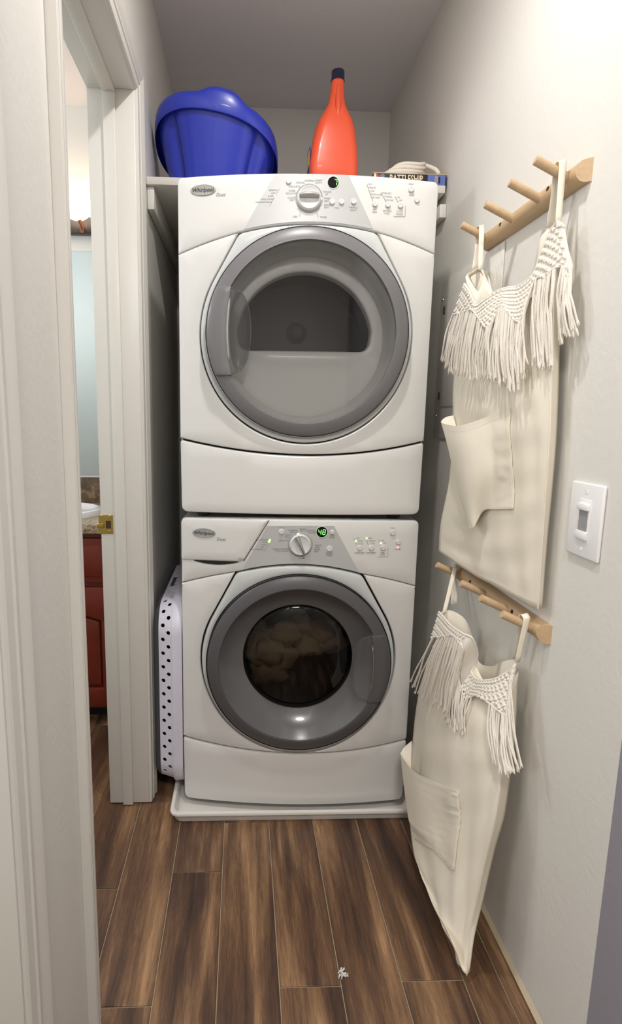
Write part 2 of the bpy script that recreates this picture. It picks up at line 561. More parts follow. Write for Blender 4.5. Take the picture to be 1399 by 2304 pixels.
# walls
struct(bx('wall_right', XR, XR+0.12, -0.808, 1.06, 0, CEIL, MT['wall']))
struct(bx('wall_back', -0.56, XR+0.12, YB, YB+0.12, 0, CEIL, MT['backwall']))
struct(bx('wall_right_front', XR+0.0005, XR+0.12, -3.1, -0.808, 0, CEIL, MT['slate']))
struct(bx('wall_left_rear', XB, XL, 0.01, YB+0.1, 0, CEIL, MT['wall']))
struct(bx('wall_left_header', XB, XL, YN-0.03, 0.01, HEAD+0.03, CEIL, MT['wall']))
struct(bx('wall_left_front', XB, XL, -0.955, YN-0.02, 0.012, CEIL, MT['wall']))
struct(bx('ceiling', -2.3, 1.7, -3.2, 1.1, CEIL, CEIL+0.1, MT['ceil']))
struct(bx('wall_hall_rear', -2.3, 1.7, -3.2, -3.1, 0, CEIL, MT['wall']))
struct(bx('wall_hall_left', XB, XL, -3.1, -1.78, 0, CEIL, MT['wall']))
struct(bx('wall_left_lintel', XB, XL, -1.80, -0.955, 2.02, CEIL, MT['wall']))
struct(bx('wall_bathroom_rear', -2.3, XB, 0.975, 1.06, 0, CEIL, MT['bathwall']))
struct(bx('wall_bathroom_left', -2.3, -2.2, -3.1, 0.975, 0, CEIL, MT['bathwall']))
struct(bx('wall_bathroom_front', -2.2, XB, -0.96, -0.90, 0, CEIL, MT['bathwall']))
# painted caulk line at the foot of the right wall
bb = MB()
bb.add([(XR, -0.808, 0), (XR-0.007, -0.808, 0), (XR, -0.808, 0.012), (XR, YB, 0), (XR-0.007, YB, 0), (XR, YB, 0.012)],
       [(0, 1, 2), (3, 5, 4), (1, 4, 5, 2), (0, 3, 4, 1), (0, 2, 5, 3)])
struct(bb.build('baseboard_right', MT['caulk']))

# door frames -------------------------------------------------------
def casing_profile():
    # (distance from opening edge, thickness)
    return [(0.0, 0.0), (0.0, 0.006), (0.003, 0.009), (0.018, 0.011), (0.021, 0.0135), (0.026, 0.0135), (0.029, 0.011), (0.036, 0.012), (0.044, 0.0165), (0.052, 0.018), (0.057, 0.016), (0.057, 0.0)]
def sweep(prof, path):
    """extrude a profile along straight runs; path: function index -> list of points for each profile point"""
    pass
def casing_leg(mb, y0, sgn, z0, z1, miter=True):
    pr = casing_profile(); n = len(pr); v = []
    for d, t in pr: v.append((XL+t, y0+sgn*d, z0))
    for d, t in pr: v.append((XL+t, y0+sgn*d, z1+(d if miter else 0)))
    f = [(i, (i+1) % n, n+(i+1) % n, n+i) for i in range(n)]
    f += [tuple(range(n)), tuple(range(2*n-1, n-1, -1))]
    mb.add(v, f)
def casing_head(mb, ya, yb, z):
    pr = casing_profile(); n = len(pr); v = []
    for d, t in pr: v.append((XL+t, ya-d, z+d))
    for d, t in pr: v.append((XL+t, yb+d, z+d))
    f = [(i, (i+1) % n, n+(i+1) % n, n+i) for i in range(n)]
    f += [tuple(range(n)), tuple(range(2*n-1, n-1, -1))]
    mb.add(v, f)
frame = MB()                                       # jamb boards of the bathroom doorway
frame.box(XB-0.004, XL+0.002, YJ, YJ+0.02, 0.004, HEAD+0.02)
frame.box(XB-0.004, XL+0.002, YN-0.02, YN, 0.004, HEAD+0.02)
frame.box(XB-0.004, XL+0.002, YN, YJ, HEAD, HEAD+0.02)
door_1 = struct(frame.build('door_1', MT['trim'], smooth=True, bevel=0.0025))
st = MB()
st.box(-0.524, -0.494, YJ-0.011, YJ, 0.004, HEAD)
st.build('stop_strip', MT['trim'], door_1, smooth=True, bevel=0.002)
st = MB(); st.box(-0.524, -0.494, YN, YN+0.011, 0.004, HEAD)
st.build('stop_strip', MT['trim'], door_1, smooth=True, bevel=0.002)
st = MB(); st.box(-0.524, -0.494, YN+0.011, YJ-0.011, HEAD-0.011, HEAD)
st.build('stop_strip', MT['trim'], door_1, smooth=True, bevel=0.002)
cs = MB(); casing_leg(cs, YJ+0.004, 1, 0.003, HEAD+0.004); cs.build('casing', MT['trim'], door_1, smooth=25)
cs = MB(); casing_leg(cs, YN-0.004, -1, 0.003, HEAD+0.004); cs.build('casing', MT['trim'], door_1, smooth=25)
cs = MB(); casing_head(cs, YN-0.004, YJ+0.004, HEAD+0.004); cs.build('casing', MT['trim'], door_1, smooth=25)
# strike plate let into the far jamb
sp = MB()
z0, z1 = 0.846, 0.901
sp.box(-0.5715, -0.531, YJ-0.0016, YJ+0.002, z0, z1)
spo = sp.build('strike_plate', MT['brass'], door_1, smooth=True, bevel=0.0008, seg=1)
spo['label'] = 'brass strike plate in the white door jamb'
MB().box(-0.551, -0.537, YJ-0.0022, YJ-0.0015, 0.862, 0.884).build('latch_hole', MT['dark'], spo)
lip = MB(); lip.box(-0.576, -0.556, YJ-0.0075, YJ-0.0016, 0.864, 0.878); lip.build('lip', MT['brass'], spo, smooth=True, bevel=0.002)
for zz in (0.853, 0.893):
    MB().lathe([(0.0, -0.0012), (0.003, -0.0008), (0.004, 0.001)], (-0.543, YJ-0.0018, zz), 12).build('screw', MT['brass'], spo, smooth=True)

# second doorway close to the viewer, only its far jamb and casing show
frame2 = MB()
frame2.box(XB, XL+0.002, -0.975, -0.955, 0.0, 2.03)
door_2 = struct(frame2.build('door_2', MT['trim'], smooth=True, bevel=0.002))
cs = MB(); casing_leg(cs, -0.971, 1, 0.0, 2.03, miter=False); cs.build('casing', MT['trim'], door_2, smooth=25)
MB().box(-0.524, -0.494, -0.986, -0.975, 0, 2.0).build('stop_strip', MT['trim'], door_2, smooth=True, bevel=0.002)

# ================================================================== shelf
SZ = 1.850
def front_y(x): return 0.159
shelf = thing('wall_shelf', 'white painted wall shelf running behind the top of the dryer', 'shelf', (0, 0.5, SZ-0.021))
def loc_parent(o, t):
    o.parent = t; o.location = -t.location
    return o
bx('board', XL+0.001-0, XR-0.012, 0.159-0.5, YB-0.5-0.002, 0, 0.021, MT['trim'], shelf, bevel=0.002)
bx('cleat', XL+0.001, XL+0.021, 0.172-0.5, YB-0.5-0.002, -0.062, -0.0005, MT['trim'], shelf, bevel=0.002)
bx('cleat', XR-0.021, XR-0.001, 0.172-0.5, YB-0.5-0.002, -0.062, -0.0245, MT['trim'], shelf, bevel=0.002)
bx('cleat', XL+0.022, XR-0.022, YB-0.5-0.021, YB-0.5-0.002, -0.062, -0.0005, MT['trim'], shelf, bevel=0.002)

# ================================================================== bathroom seen through the doorway
van = thing('vanity_cabinet', 'reddish cherry wood bathroom vanity cabinet under a stone counter', 'cabinet', (-1.1, 0.7, 0))
vx0, vx1, vy0, vy1 = -0.5, 0.50, -0.23, 0.27       # local box, front face at world y 0.47
bx('carcass', vx0, vx1, vy0, vy1, 0.06, 0.748, MT['cherry'], van, bevel=0.003)
bx('toe_kick', vx0, vx1, vy0+0.06, vy1, 0.0, 0.06, MT['gap'], van)
def raised_rect(x0, x1, z0, z1, y):
    m = MB(); m.box(x0, x1, y-0.02, y, z0, z1); return m
for a, b in ((-0.49, -0.02), (0.02, 0.49)):
    pass
# drawer fronts
for x0, x1 in ((-0.485, -0.01), (0.01, 0.485)):
    d = raised_rect(x0, x1, 0.565, 0.735, vy0).build('drawer', MT['cherry'], van, smooth=True, bevel=0.006, seg=3)
    bx('panel', x0+0.03, x1-0.03, vy0-0.026, vy0-0.019, 0.592, 0.708, MT['cherry'], d, bevel=0.005)
def arch_poly(x0, x1, z0, z1, rise):
    P = [(x0, z0), (x1, z0), (x1, z1)]
    for k in range(1, 12):
        t = k/12; x = x1+(x0-x1)*t
        P.append((x, z1+rise*math.sin(PI*t)))
    P.append((x0, z1))
    return P
for i, (x0, x1) in enumerate(((-0.485, 0.0), (0.010, 0.485))):
    dm = sheet('door', [(x0, 0.075), (x1, 0.075), (x1, 0.549), (x0, 0.549)], lambda u, v: vy0-0.02, MT['cherry'], van,
               holes=[arch_poly(x0+0.07, x1-0.075, 0.15, 0.42, 0.035)], bev=0.005, back=vy0-0.001, step=0.08)
    sheet('panel', arch_poly(x0+0.078, x1-0.083, 0.158, 0.413, 0.034), lambda u, v: vy0-0.012, MT['cherry'], dm, bev=0.008, back=vy0-0.001, step=0.08)
ct = MB(); ct.box(-1.64, XB-0.004, 0.425, 0.955, 0.7535, 0.790)
tag(ct.build('countertop', MT['granite'], smooth=True, bevel=0.008, seg=3), 'speckled tan stone countertop of the bathroom vanity', 'countertop')
bs = bx('backsplash', -1.64, XB-0.004, 0.957, 0.9745, 0.752, 0.903, MT['splash'], bevel=0.002)
tag(bs, 'brown veined marble backsplash strip behind the bathroom sink', 'backsplash')
sk = thing('sink', 'white oval drop-in sink on the stone bathroom counter', 'sink', (-0.955, 0.66, 0.7905))
MB().lathe([(0.155, 0.0012), (0.19, 0.005), (0.205, 0.014), (0.215, 0.022), (0.228, 0.020), (0.236, 0.010), (0.238, 0.0)], (0, 0, 0), 48, 'z', 1.0, 0.80).build('rim', MT['porcelain'], sk, smooth=True)
MB().lathe([(0.0, 0.0005), (0.10, 0.0007), (0.156, 0.0012)], (0, 0, 0), 48, 'z', 1.0, 0.80).build('bowl', MT['porcelain'], sk, smooth=True)
mi = thing('wall_mirror', 'pale bathroom mirror above the sink, seen through the doorway', 'mirror', (-1.2, 0.974, 0.907))
bx('glass', -0.45, 0.60, -0.006, -0.001, 0.004, 0.952, MT['mirror'], mi, bevel=0.0015, seg=1)
bx('channel', -0.45, 0.60, -0.009, -0.001, -0.003, 0.0035, MT['mirrorframe'], mi)
vl = thing('vanity_light', 'dark bathroom wall light with a glowing globe above the mirror', 'lamp', (-1.1, 0.974, 1.95))
bx('back_plate', -0.36, 0.36, -0.035, -0.001, -0.03, 0.035, MT['bronze'], vl, bevel=0.006)
for gx in (-0.26, 0.0, 0.262):
    arm = MB(); arm.tube([(gx, -0.03, 0.0), (gx+0.01, -0.07, -0.030), (gx+0.02, -0.098, -0.022), (gx+0.01, -0.105, 0.0)], 0.008, 10); arm.build('arm', MT['copper'], vl, smooth=True)
    gl = MB(); prof = [(0.0, -0.062)]+[(0.062*math.cos(a), 0.062*math.sin(a)) for a in np.linspace(-1.3, 1.1, 12)]
    gl.lathe(prof, (gx, -0.10, 0.062), 24, 'z'); gl.build('globe', MT['bulb'], vl, smooth=True)

# ================================================================== washer and dryer
MLOC = Vector((-0.0034, -0.0322, 0.0173)); MROT = -0.034111
def yf(u, v=0): return -0.030*(1-(u/0.336)**2)
def arcpts(p0, pm, p1, n):
    """quadratic through three points"""
    p0, pm, p1 = map(lambda q: np.array(q, float), (p0, pm, p1))
    c = 2*pm-0.5*(p0+p1)
    t = np.linspace(0, 1, n)[:, None]
    return (1-t)**2*p0+2*t*(1-t)*c+t*t*p1

def surround(c1, c2, top, cen, R, n=72):
    """outline of the door surround: arch from c1 to c2 over top, flanks tangent to the circle (counter-clockwise)"""
    cx, cz = cen
    def tang(p, side):
        dx, dz = p[0]-cx, p[1]-cz; D = math.hypot(dx, dz)
        return math.atan2(dz, dx)+side*math.acos(min(1, R/D))
    aL = tang(c1, 1); aR = tang(c2, -1)
    aL %= 2*PI; aR %= 2*PI
    if aR > PI: aR -= 2*PI
    arch = arcpts(c2, top, c1, 16)
    circ = [(cx+R*math.cos(a), cz+R*math.sin(a)) for a in np.linspace(aL, aR+2*PI, n)]
    return arch, np.array(circ)

def machine(name, label, z0, p):
    t = thing(name, label, p['cat'], (MLOC.x, MLOC.y, MLOC.z+z0), MROT)
    Z = lambda v: v-z0                      # measured heights are above the washer's foot
    H = 0.336
    cen = (p['cen'][0], Z(p['cen'][1])); R = p['R']
    c1 = (p['c1'][0], Z(p['c1'][1])); c2 = (p['c2'][0], Z(p['c2'][1])); tp = (p['tp'][0], Z(p['tp'][1]))
    arch, circ = surround(c1, c2, tp, cen, R)
    top = Z(p['top']); bot = Z(p['bot'])
    # cabinet
    cb = MB(); x0, x1, y0, y1, q0, q1 = -H+0.002, H-0.002, 0.014, 0.70, bot+0.006, top-0.004
    cb.box(x0, x0+0.004, y0, y1, q0, q1); cb.box(x1-0.004, x1, y0, y1, q0, q1)
    cb.box(x0+0.004, x1-0.004, y0, y1, q1-0.004, q1); cb.box(x0+0.004, x1-0.004, y0, y1, q0, q0+0.004); cb.box(x0+0.004, x1-0.004, y1-0.004, y1, q0+0.004, q1-0.004)
    bmc = cb.build('cabinet', MT['white'], t)
    gk = np.array([(-H+0.006, bot+0.01), (H-0.006, bot+0.01), (H-0.006, top-0.008), (-H+0.006, top-0.008)])
    gh_ = [(cen[0]+(R-0.030)*math.cos(a), cen[1]+(R-0.030)*math.sin(a)) for a in np.linspace(0, 2*PI, 64, endpoint=False)]
    sheet('gap_black', gk, lambda u, v: 0.0125, MT['gap'], t, holes=[gh_], bev=0.0, back=0.0140, step=0.2, res=0.05)  # black sheet put in for the shade inside the panel seams
    # console
    sl = (-H, Z(p['seamL'])); sr = (H, Z(p['seamR']))
    left = arcpts(c1, ((c1[0]+sl[0])/2, (c1[1]+sl[1])/2+0.003), sl, 8)
    right = arcpts(sr, ((c2[0]+sr[0])/2, (c2[1]+sr[1])/2+0.003), c2, 8)
    topedge = arcpts((H, top), (0, top+0.004), (-H, top), 14)
    lower_edge = np.vstack([left[::-1], arch[::-1][1:], right[::-1][1:]])
    out = np.vstack([lower_edge+[0, 0.0008], topedge])
    n_le = len(lower_edge)
    out = fillet(out, {n_le: 0.016, len(out)-1: 0.016})
    con_y = lambda u, v: yf(u)
    conp = sheet('console', out, con_y, MT['cons'], t, bev=0.006, back=0.014, step=0.03)
    # silver field in the middle of the console
    tr = p['trap']
    ta = np.array([(tr[0][0], Z(tr[0][1])), (tr[1][0], Z(tr[1][1]))])
    # follow the arch between the foot points
    foot = [q for q in arch[::-1] if tr[2][0]+0.003 < q[0] < tr[3][0]-0.003]
    ti = [(tr[2][0], Z(tr[2][1])+0.002)]+[(q[0], q[1]+0.0035) for q in foot]+[(tr[3][0], Z(tr[3][1])+0.002)]
    field = np.vstack([np.array(ti), arcpts(ta[1], ((ta[0][0]+ta[1][0])/2, (ta[0][1]+ta[1][1])/2+0.001), ta[0], 6)])
    sheet('console_panel', field, lambda u, v: yf(u)-0.0007, MT['silver'], conp, bev=0.0, back=lambda u, v: yf(u)+0.0004, step=0.03)
    # lower front panel
    gp = p['gap']
    dl = arcpts((-H, Z(p['drL'])), (0.01, Z(p['drM'])), (H, Z(p['drR'])), 24)
    cL = np.array(cen)+(circ-np.array(cen))*(1+gp/R)
    c1o = (c1[0]-gp*0.8, c1[1]-0.0015); c2o = (c2[0]+gp*0.8, c2[1]-0.0015)
    low = np.vstack([dl+[0, 0.0025], np.array([sr])-[0, 0.0005], right[1:-1]-[0, 0.0008], [c2o], cL[::-1], [c1o], left[1:-1]-[0, 0.0008], np.array([sl])-[0, 0.0005]])
    sheet('front_panel', low, con_y, MT['white'], t, bev=0.005, back=0.014, step=0.03)
    # drawer panel at the foot
    b0 = arcpts((-H+0.002, bot), (0, bot), (H-0.002, bot), 12)
    dr = np.vstack([b0, dl[::-1]-[0, 0.0025]])
    dr = fillet(dr, {0: 0.02, 11: 0.02, 12: 0.01, len(dr)-1: 0.01})
    sheet('base_panel', dr, con_y, MT['white'], t, bev=0.006, back=0.014, step=0.03)
    # door surround
    o2 = np.vstack([arch-[0, 0.004], circ])
    idx = [0, 15]
    sur = fillet(o2, {0: 0.012, 15: 0.012})
    hole = [(cen[0]+(R-0.0165)*math.cos(a), cen[1]+(R-0.0165)*math.sin(a)) for a in np.linspace(0, 2*PI, 96, endpoint=False)]
    sheet('door_surround', sur, lambda u, v: yf(u)-0.004, MT['bezel'], t, holes=[hole], bev=0.006, back=0.014, step=0.03)
    # door: ring with handle and glass
    R0 = R-0.0175; yb = -0.030
    ring = MB().lathe([(R0, 0.01), (R0, -0.014), (R0-0.002, -0.0185), (R0-0.005, -0.0205), (R0-0.031, -0.0300), (R0-0.034, -0.0298), (R0-0.035, -0.027)], (cen[0], yb, cen[1]), 96)
    door = ring.build('door', p['dmat'], t, smooth=True)
    MB().lathe([(R0+0.0015, -0.010), (R0+0.0028, -0.0135), (R0+0.0015, -0.017), (R0+0.0002, -0.0135), (R0+0.0015, -0.010)], (cen[0], yb, cen[1]), 96).build('chrome_ring', MT['gap'] if p['cat'] == 'washing machine' else MT['chrome'], door, smooth=True)
    Ri = R0-0.035
    p['inside'](t, door, cen, yb, Ri)
    # handle: plate on the ring and finger scoop
    s = p['side']; hv = Z(p['hv']); hh = p['hh']; ue = p['ue']
    Rp = R0-0.002
    av = [hv-hh+2*hh*k/14 for k in range(15)]
    outer = [(cen[0]+s*math.sqrt(Rp**2-(v-cen[1])**2), v) for v in av]
    inner = [(cen[0]+s*(ue+0.012*(1-((v-hv)/hh)**2)-0.006), v) for v in av[::-1]]
    pl = np.array(outer+inner)
    if s < 0: pl = pl[::-1]
    hy = lambda u, v: yb-0.0345+0.011*max(0, (math.hypot(u-cen[0], v-cen[1])-(R0-0.022))/0.022)**2
    h = sheet('handle', pl, hy, p['dmat'], door, bev=0.002, back=lambda u, v: hy(u, v)+0.02, step=0.02)
    h['label'] = 'flat grey handle plate on the door ring'
    G = []
    for i in range(17):
        q = -1+2*i/16; v = hv+q*hh*0.98
        row = []
        bul = p['bulge']*math.sqrt(max(0, 1-q*q))**1.0
        ui = ue+0.012*(1-q*q)-0.006
        for j in range(9):
            wv = j/8
            u = ui-bul*wv
            depth = 0.026*math.sin(PI*min(1, wv*0.62+0.0))*(1-q*q)
            row.append((cen[0]+s*u, yb-0.031+depth*(1-wv)**0.6+0.004*wv, v))
        G.append(row)
    MB().grid(G).build('finger_scoop', MT['scoop'], h, smooth=60)
    rim = [(cen[0]+s*(ue+0.012*(1-q*q)-0.006-p['bulge']*math.sqrt(max(0, 1-q*q))), yb-0.0275, hv+q*hh*0.98) for q in np.linspace(-1, 1, 25)]
    MB().tube(rim, 0.0010, 6).build('scoop_rim', MT['scoop'], h, smooth=True)
    strip = [(cen[0]+s*(ue+0.012*(1-q*q)-0.0072), yb-0.0350, hv+q*hh) for q in np.linspace(-0.66, 0.74, 15)]
    MB().tube(strip, [0.0006]+[0.0027]*13+[0.0006], 6).build('chrome_strip', MT['chrome'], h, smooth=True)
    # feet
    for fx in (-0.28, 0.28):
        for fy in (0.08, 0.62):
            MB().lathe([(0.018, p['foot']), (0.02, p['foot']+0.004), (0.012, bot+0.010)], (fx, fy, 0), 16, 'z', close=True).build('foot', MT['rubber'], t, smooth=True)
    # ---------------- console fittings
    def P3(u, v, dy=0.0): return (u, yf(u)-dy, Z(v))
    def badge(u, v, rx, rz):
        b = MB().lathe([(1.0, 0.001), (1.0, -0.0012), (0.93, -0.0028), (0.86, -0.0024), (0.0, -0.0034)], (0, 0, 0), 40)
        vv = [(x*rx+u, y+yf(x*rx+u)-p['bdy'], z*rz+Z(v)) for x, y, z in b.v]
        m = MB(); m.add(vv, b.f)
        return m.build('badge', MT['badge'], conp, smooth=50)
    def words(lst, name, m, parent, dy=0.0012, flat=False):
        q = MB()
        for s_, u, v, size, bold, shear in lst:
            V, F = text2d(s_, size, bold)
            q.add([(x+shear*z+u, yf(u if flat else x+u)-dy, z+Z(v)) for x, z in V], F)
        o = q.build(name, m, parent, fix=False)
        return stuff(o) if name == 'printed_text' else o
    lu, lv = p['logo']
    bdg = badge(lu, lv, 0.033, 0.0135)
    words([('Whirlpool', lu, lv-0.0005, 0.0135, 0.012, 0.25)], 'lettering', MT['inkdark'], bdg, dy=0.0040+p['bdy'])
    def button(u, v, r, m=MT['button'], name='button'):
        b = MB().lathe([(r*1.28, 0.002), (r*1.26, -0.0012), (r*1.05, -0.0016), (r, -0.0008), (r, -0.004), (r*0.85, -0.0052), (0.0, -0.0048)], (u, yf(u), Z(v)), 28)
        return b.build(name, m, conp, smooth=40)
    def led(u, v, r, m, name='indicator_light'):
        MB().lathe([(r, 0.001), (r, -0.0016), (r*0.6, -0.0022), (0.0, -0.0024)], (u, yf(u), Z(v)), 14).build(name, m, conp, smooth=True)
    def line(a, b, r=0.0005):
        q = []
        for k in range(6):
            t_ = k/5; u = a[0]+(b[0]-a[0])*t_; v = a[1]+(b[1]-a[1])*t_
            q.append((u, yf(u)-0.0010, Z(v)))
        return q
    p['fit'](t, conp, P3, words, button, led, line, Z)
    return t

SEG = {'0': 'abcdef', '1': 'bc', '4': 'fgbc', '7': 'abc', '8': 'abcdefg'}
def seven(mb, ch, u, v, w, h, yy, shear=0.12):
    th = w*0.20
    bars = dict(a=(0, h/2, w*0.8, th), g=(0, 0, w*0.8, th), d=(0, -h/2, w*0.8, th), f=(-w/2, h/4, th, h*0.42), b=(w/2, h/4, th, h*0.42), e=(-w/2, -h/4, th, h*0.42), c=(w/2, -h/4, th, h*0.42))
    for s in SEG[ch]:
        x, z, ww, hh = bars[s]
        x += shear*z
        mb.box(u+x-ww/2, u+x+ww/2, yy-0.0004, yy+0.0006, v+z-hh/2, v+z+hh/2)

# ---------------------------------------------------------------- dryer
def dryer_inside(t, door, cen, yb, Ri):
    cx, cz = cen
    # tunnel between ring and bulkhead
    MB().lathe([(Ri+0.002, -0.022), (Ri-0.001, -0.016), (Ri-0.010, 0.006), (Ri-0.016, 0.040), (Ri-0.017, 0.075), (Ri-0.017, 0.10)], (cx, yb, cz), 96).build('inner_ring', MT['bulk'], door, smooth=True)
    # D shaped drum opening in the lint-screen bulkhead
    def dshape(s):
        P = []
        r = 0.182*s; zc = cz-0.009; zb = cz-0.034*s
        for a in np.linspace(math.radians(9), math.radians(171), 40):
            P.append((cx-0.003+r*math.cos(a)*1.02, zc+r*1.0*math.sin(a)))
        P = fillet(np.array(P+[(P[-1][0]+0.006, zb), (P[0][0]-0.006, zb)]), {40: 0.030, 41: 0.030})
        return np.array(P)
    yk = yb+0.060
    circ = [(cx+(Ri-0.012)*math.cos(a), cz+(Ri-0.012)*math.sin(a)) for a in np.linspace(0, 2*PI, 80, endpoint=False)]
    def sst(e0, e1, x):
        q = min(1, max(0, (x-e0)/(e1-e0))); return q*q*(3-2*q)
    def by(u, v):
        zz = v-(cz-0.052)
        return yk-0.018*math.exp(-(zz/0.018)**2)*(1-sst(0.09, 0.185, abs(u-cx)))-0.010*sst(-0.050, -0.085, v-cz)
    sheet('bulkhead', circ, by, MT['bulk'], t, holes=[dshape(1.0)], bev=0.006, back=yb+0.10, step=0.012, res=0.008, smooth=75)
    # drum
    MB().lathe([(0.205, 0.10), (0.235, 0.12), (0.235, 0.50), (0.0, 0.50)], (cx, yb, cz+0.0), 64).build('drum', MT['drum'], t, smooth=True)
    MB().lathe([(0.036, 0.498), (0.036, 0.492), (0.022, 0.480), (0.016, 0.484), (0.0, 0.484)], (cx+0.0, yb, cz+0.075), 32).build('drum_hub', MT['drum'], t, smooth=True)
    dome = [(Ri+0.001, -0.0245), (Ri-0.004, -0.0262), (Ri*0.6, -0.0262), (0.0, -0.0262)]
    MB().lathe(dome, (cx, yb, cz), 64).build('door_glass', MT['clearglass'], door)

def dryer_fit(t, conp, P3, words, button, led, line, Z):
    # knob with its rotating dial ring
    u, v = 0.0005, 1.7080
    MB().lathe([(0.0350, 0.001), (0.0348, -0.0010), (0.0335, -0.0018), (0.0325, -0.0010), (0.0315, -0.0006)], (u, yf(u), Z(v)), 56).build('dial_ring', MT['badge'], conp, smooth=True)
    k = MB().lathe([(0.030, 0.0), (0.030, -0.006), (0.0285, -0.010), (0.0265, -0.0115), (0.024, -0.010), (0.0, -0.010)], (u, yf(u), Z(v)), 56).build('knob', MT['button'], conp, smooth=40)
    gr = MB()
    G = []
    for i in range(13):
        q = -1+2*i/12
        row = []
        for j in range(9):
            a = PI*j/8
            row.append((u+q*0.0245, yf(u)-0.010-0.013*math.sin(a)*(1-0.25*q*q), Z(v)+0.0035+0.0075*math.cos(a)*(1-0.3*q*q)+0.002*(1-q*q)))
        G.append(row)
    gr.grid(G).build('knob_grip', MT['badge'], k, smooth=60)
    # display
    du, dv = 0.0600, 1.7465
    MB().lathe([(0.0158, 0.001), (0.0158, -0.0016), (0.0140, -0.0020), (0.0134, -0.0010)], (du, yf(du), Z(dv)), 40).build('display_bezel', MT['button'], conp, smooth=True)
    d = MB().lathe([(0.0138, -0.0011), (0.0, -0.0012)], (du, yf(du), Z(dv)), 40).build('display', MT['display'], conp)
    dg = MB(); seven(dg, '7', du+0.0060, Z(dv), 0.0068, 0.0135, yf(du)-0.0018); dg.build('digits', MT['green'], d)
    button(-0.0523, 1.7465, 0.0062); button(0.0590, 1.7002, 0.0062); button(0.0828, 1.7008, 0.0062); button(0.1134, 1.7028, 0.0062)
    for uu in (0.0590, 0.0828): led(uu, 1.7005, 0.0028, MT['lime'])
    for uu, vv in ((0.1687, 1.6992), (0.2022, 1.6992), (0.2350, 1.6992)): button(uu, vv, 0.0062)
    button(0.2611, 1.7391, 0.0068); button(0.2779, 1.7149, 0.0062)
    led(-0.0865, 1.7120, 0.0024, MT['lime']); led(0.0325, 1.7080, 0.0026, MT['lime'])
    led(0.1455, 1.7470, 0.0024, MT['lime']); led(0.2285, 1.7122, 0.0022, MT['lime'])
    ln = MB()
    for a, b in (((-0.0755, 1.7300), (-0.0996, 1.6893)), ((0.1440, 1.7500), (0.1640, 1.7050)), ((0.1830, 1.7280), (0.1980, 1.7060)), ((0.2200, 1.7200), (0.2300, 1.7060)), ((0.2490, 1.6990), (0.2490, 1.6760)), ((0.2190, 1.6730), (0.2490, 1.6745)),
                 ((-0.0290, 1.6850), (-0.0200, 1.6750)), ((-0.0200, 1.6750), (-0.0250, 1.6640)), ((0.0290, 1.6850), (0.0200, 1.6750)), ((0.0200, 1.6750), (0.0250, 1.6640))):
        ln.tube(line(a, b), 0.0004, 4)
    stuff(ln.build('print_lines', MT['ink'], conp))
    S = 0.0062
    words([('Duet', -0.2233, 1.7180, 0.0115, 0.0, 0.25),
           ('CASUAL', -0.0220, 1.7445, S, 0, 0), ('NORMAL', 0.0010, 1.7490, S, 0, 0), ('HEAVY', 0.0235, 1.7500, S, 0, 0), ('DUTY', 0.0235, 1.7440, S, 0, 0),
           ('DELICATE', -0.0375, 1.7350, S, 0, 0), ('SUPER', -0.0430, 1.7250, S, 0, 0), ('DELICATE', -0.0450, 1.7190, S, 0, 0), ('QUICK', -0.0445, 1.7090, S, 0, 0), ('DRY', -0.0425, 1.7030, S, 0, 0),
           ('TOUCH', 0.0455, 1.7240, S, 0, 0), ('UP', 0.0440, 1.7180, S, 0, 0), ('TIMED', 0.0460, 1.7085, S, 0, 0), ('DRY', 0.0450, 1.7025, S, 0, 0), ('RACK', 0.0470, 1.6935, S, 0, 0), ('DRY', 0.0450, 1.6875, S, 0, 0),
           ('LESS', -0.0350, 1.6640, S, 0, 0), ('MORE', 0.0380, 1.6640, S, 0, 0),
           ('SENSING', -0.0910, 1.7265, 0.0052, 0, 0), ('WET', -0.0905, 1.7195, 0.0052, 0, 0), ('DAMP', -0.0965, 1.7125, 0.0052, 0, 0), ('COOL DOWN', -0.1060, 1.7055, 0.0052, 0, 0), ('WRINKLE SHIELD', -0.1145, 1.6985, 0.0052, 0, 0),
           ('TIME', 0.0710, 1.6865, 0.0052, 0, 0), ('WRINKLE', 0.1134, 1.6890, 0.0052, 0, 0), ('SHIELD', 0.1134, 1.6830, 0.0052, 0, 0),
           ('HIGH', 0.1530, 1.7465, 0.005, 0, 0), ('MEDIUM', 0.1600, 1.7385, 0.005, 0, 0), ('LOW', 0.1605, 1.7305, 0.005, 0, 0), ('EXTRA LOW', 0.1710, 1.7225, 0.005, 0, 0), ('AIR ONLY', 0.1715, 1.7150, 0.005, 0, 0),
           ('MORE DRY', 0.1985, 1.7270, 0.005, 0, 0), ('NORMAL', 0.2025, 1.7190, 0.005, 0, 0), ('LESS DRY', 0.2070, 1.7110, 0.005, 0, 0), ('ON', 0.2290, 1.7190, 0.005, 0, 0), ('OFF', 0.2350, 1.7120, 0.005, 0, 0),
           ('DRY', 0.1687, 1.6865, 0.0055, 0, 0), ('TEMP', 0.1687, 1.6805, 0.0055, 0, 0), ('DRYNESS', 0.2015, 1.6850, 0.0055, 0, 0), ('LEVEL', 0.2015, 1.6790, 0.0055, 0, 0), ('CYCLE', 0.2345, 1.6850, 0.0055, 0, 0), ('SIGNAL', 0.2345, 1.6790, 0.0055, 0, 0),
           ('START', 0.2611, 1.7520, 0.005, 0, 0), ('PAUSE', 0.2640, 1.7260, 0.005, 0, 0)], 'printed_text', MT['ink'], conp)

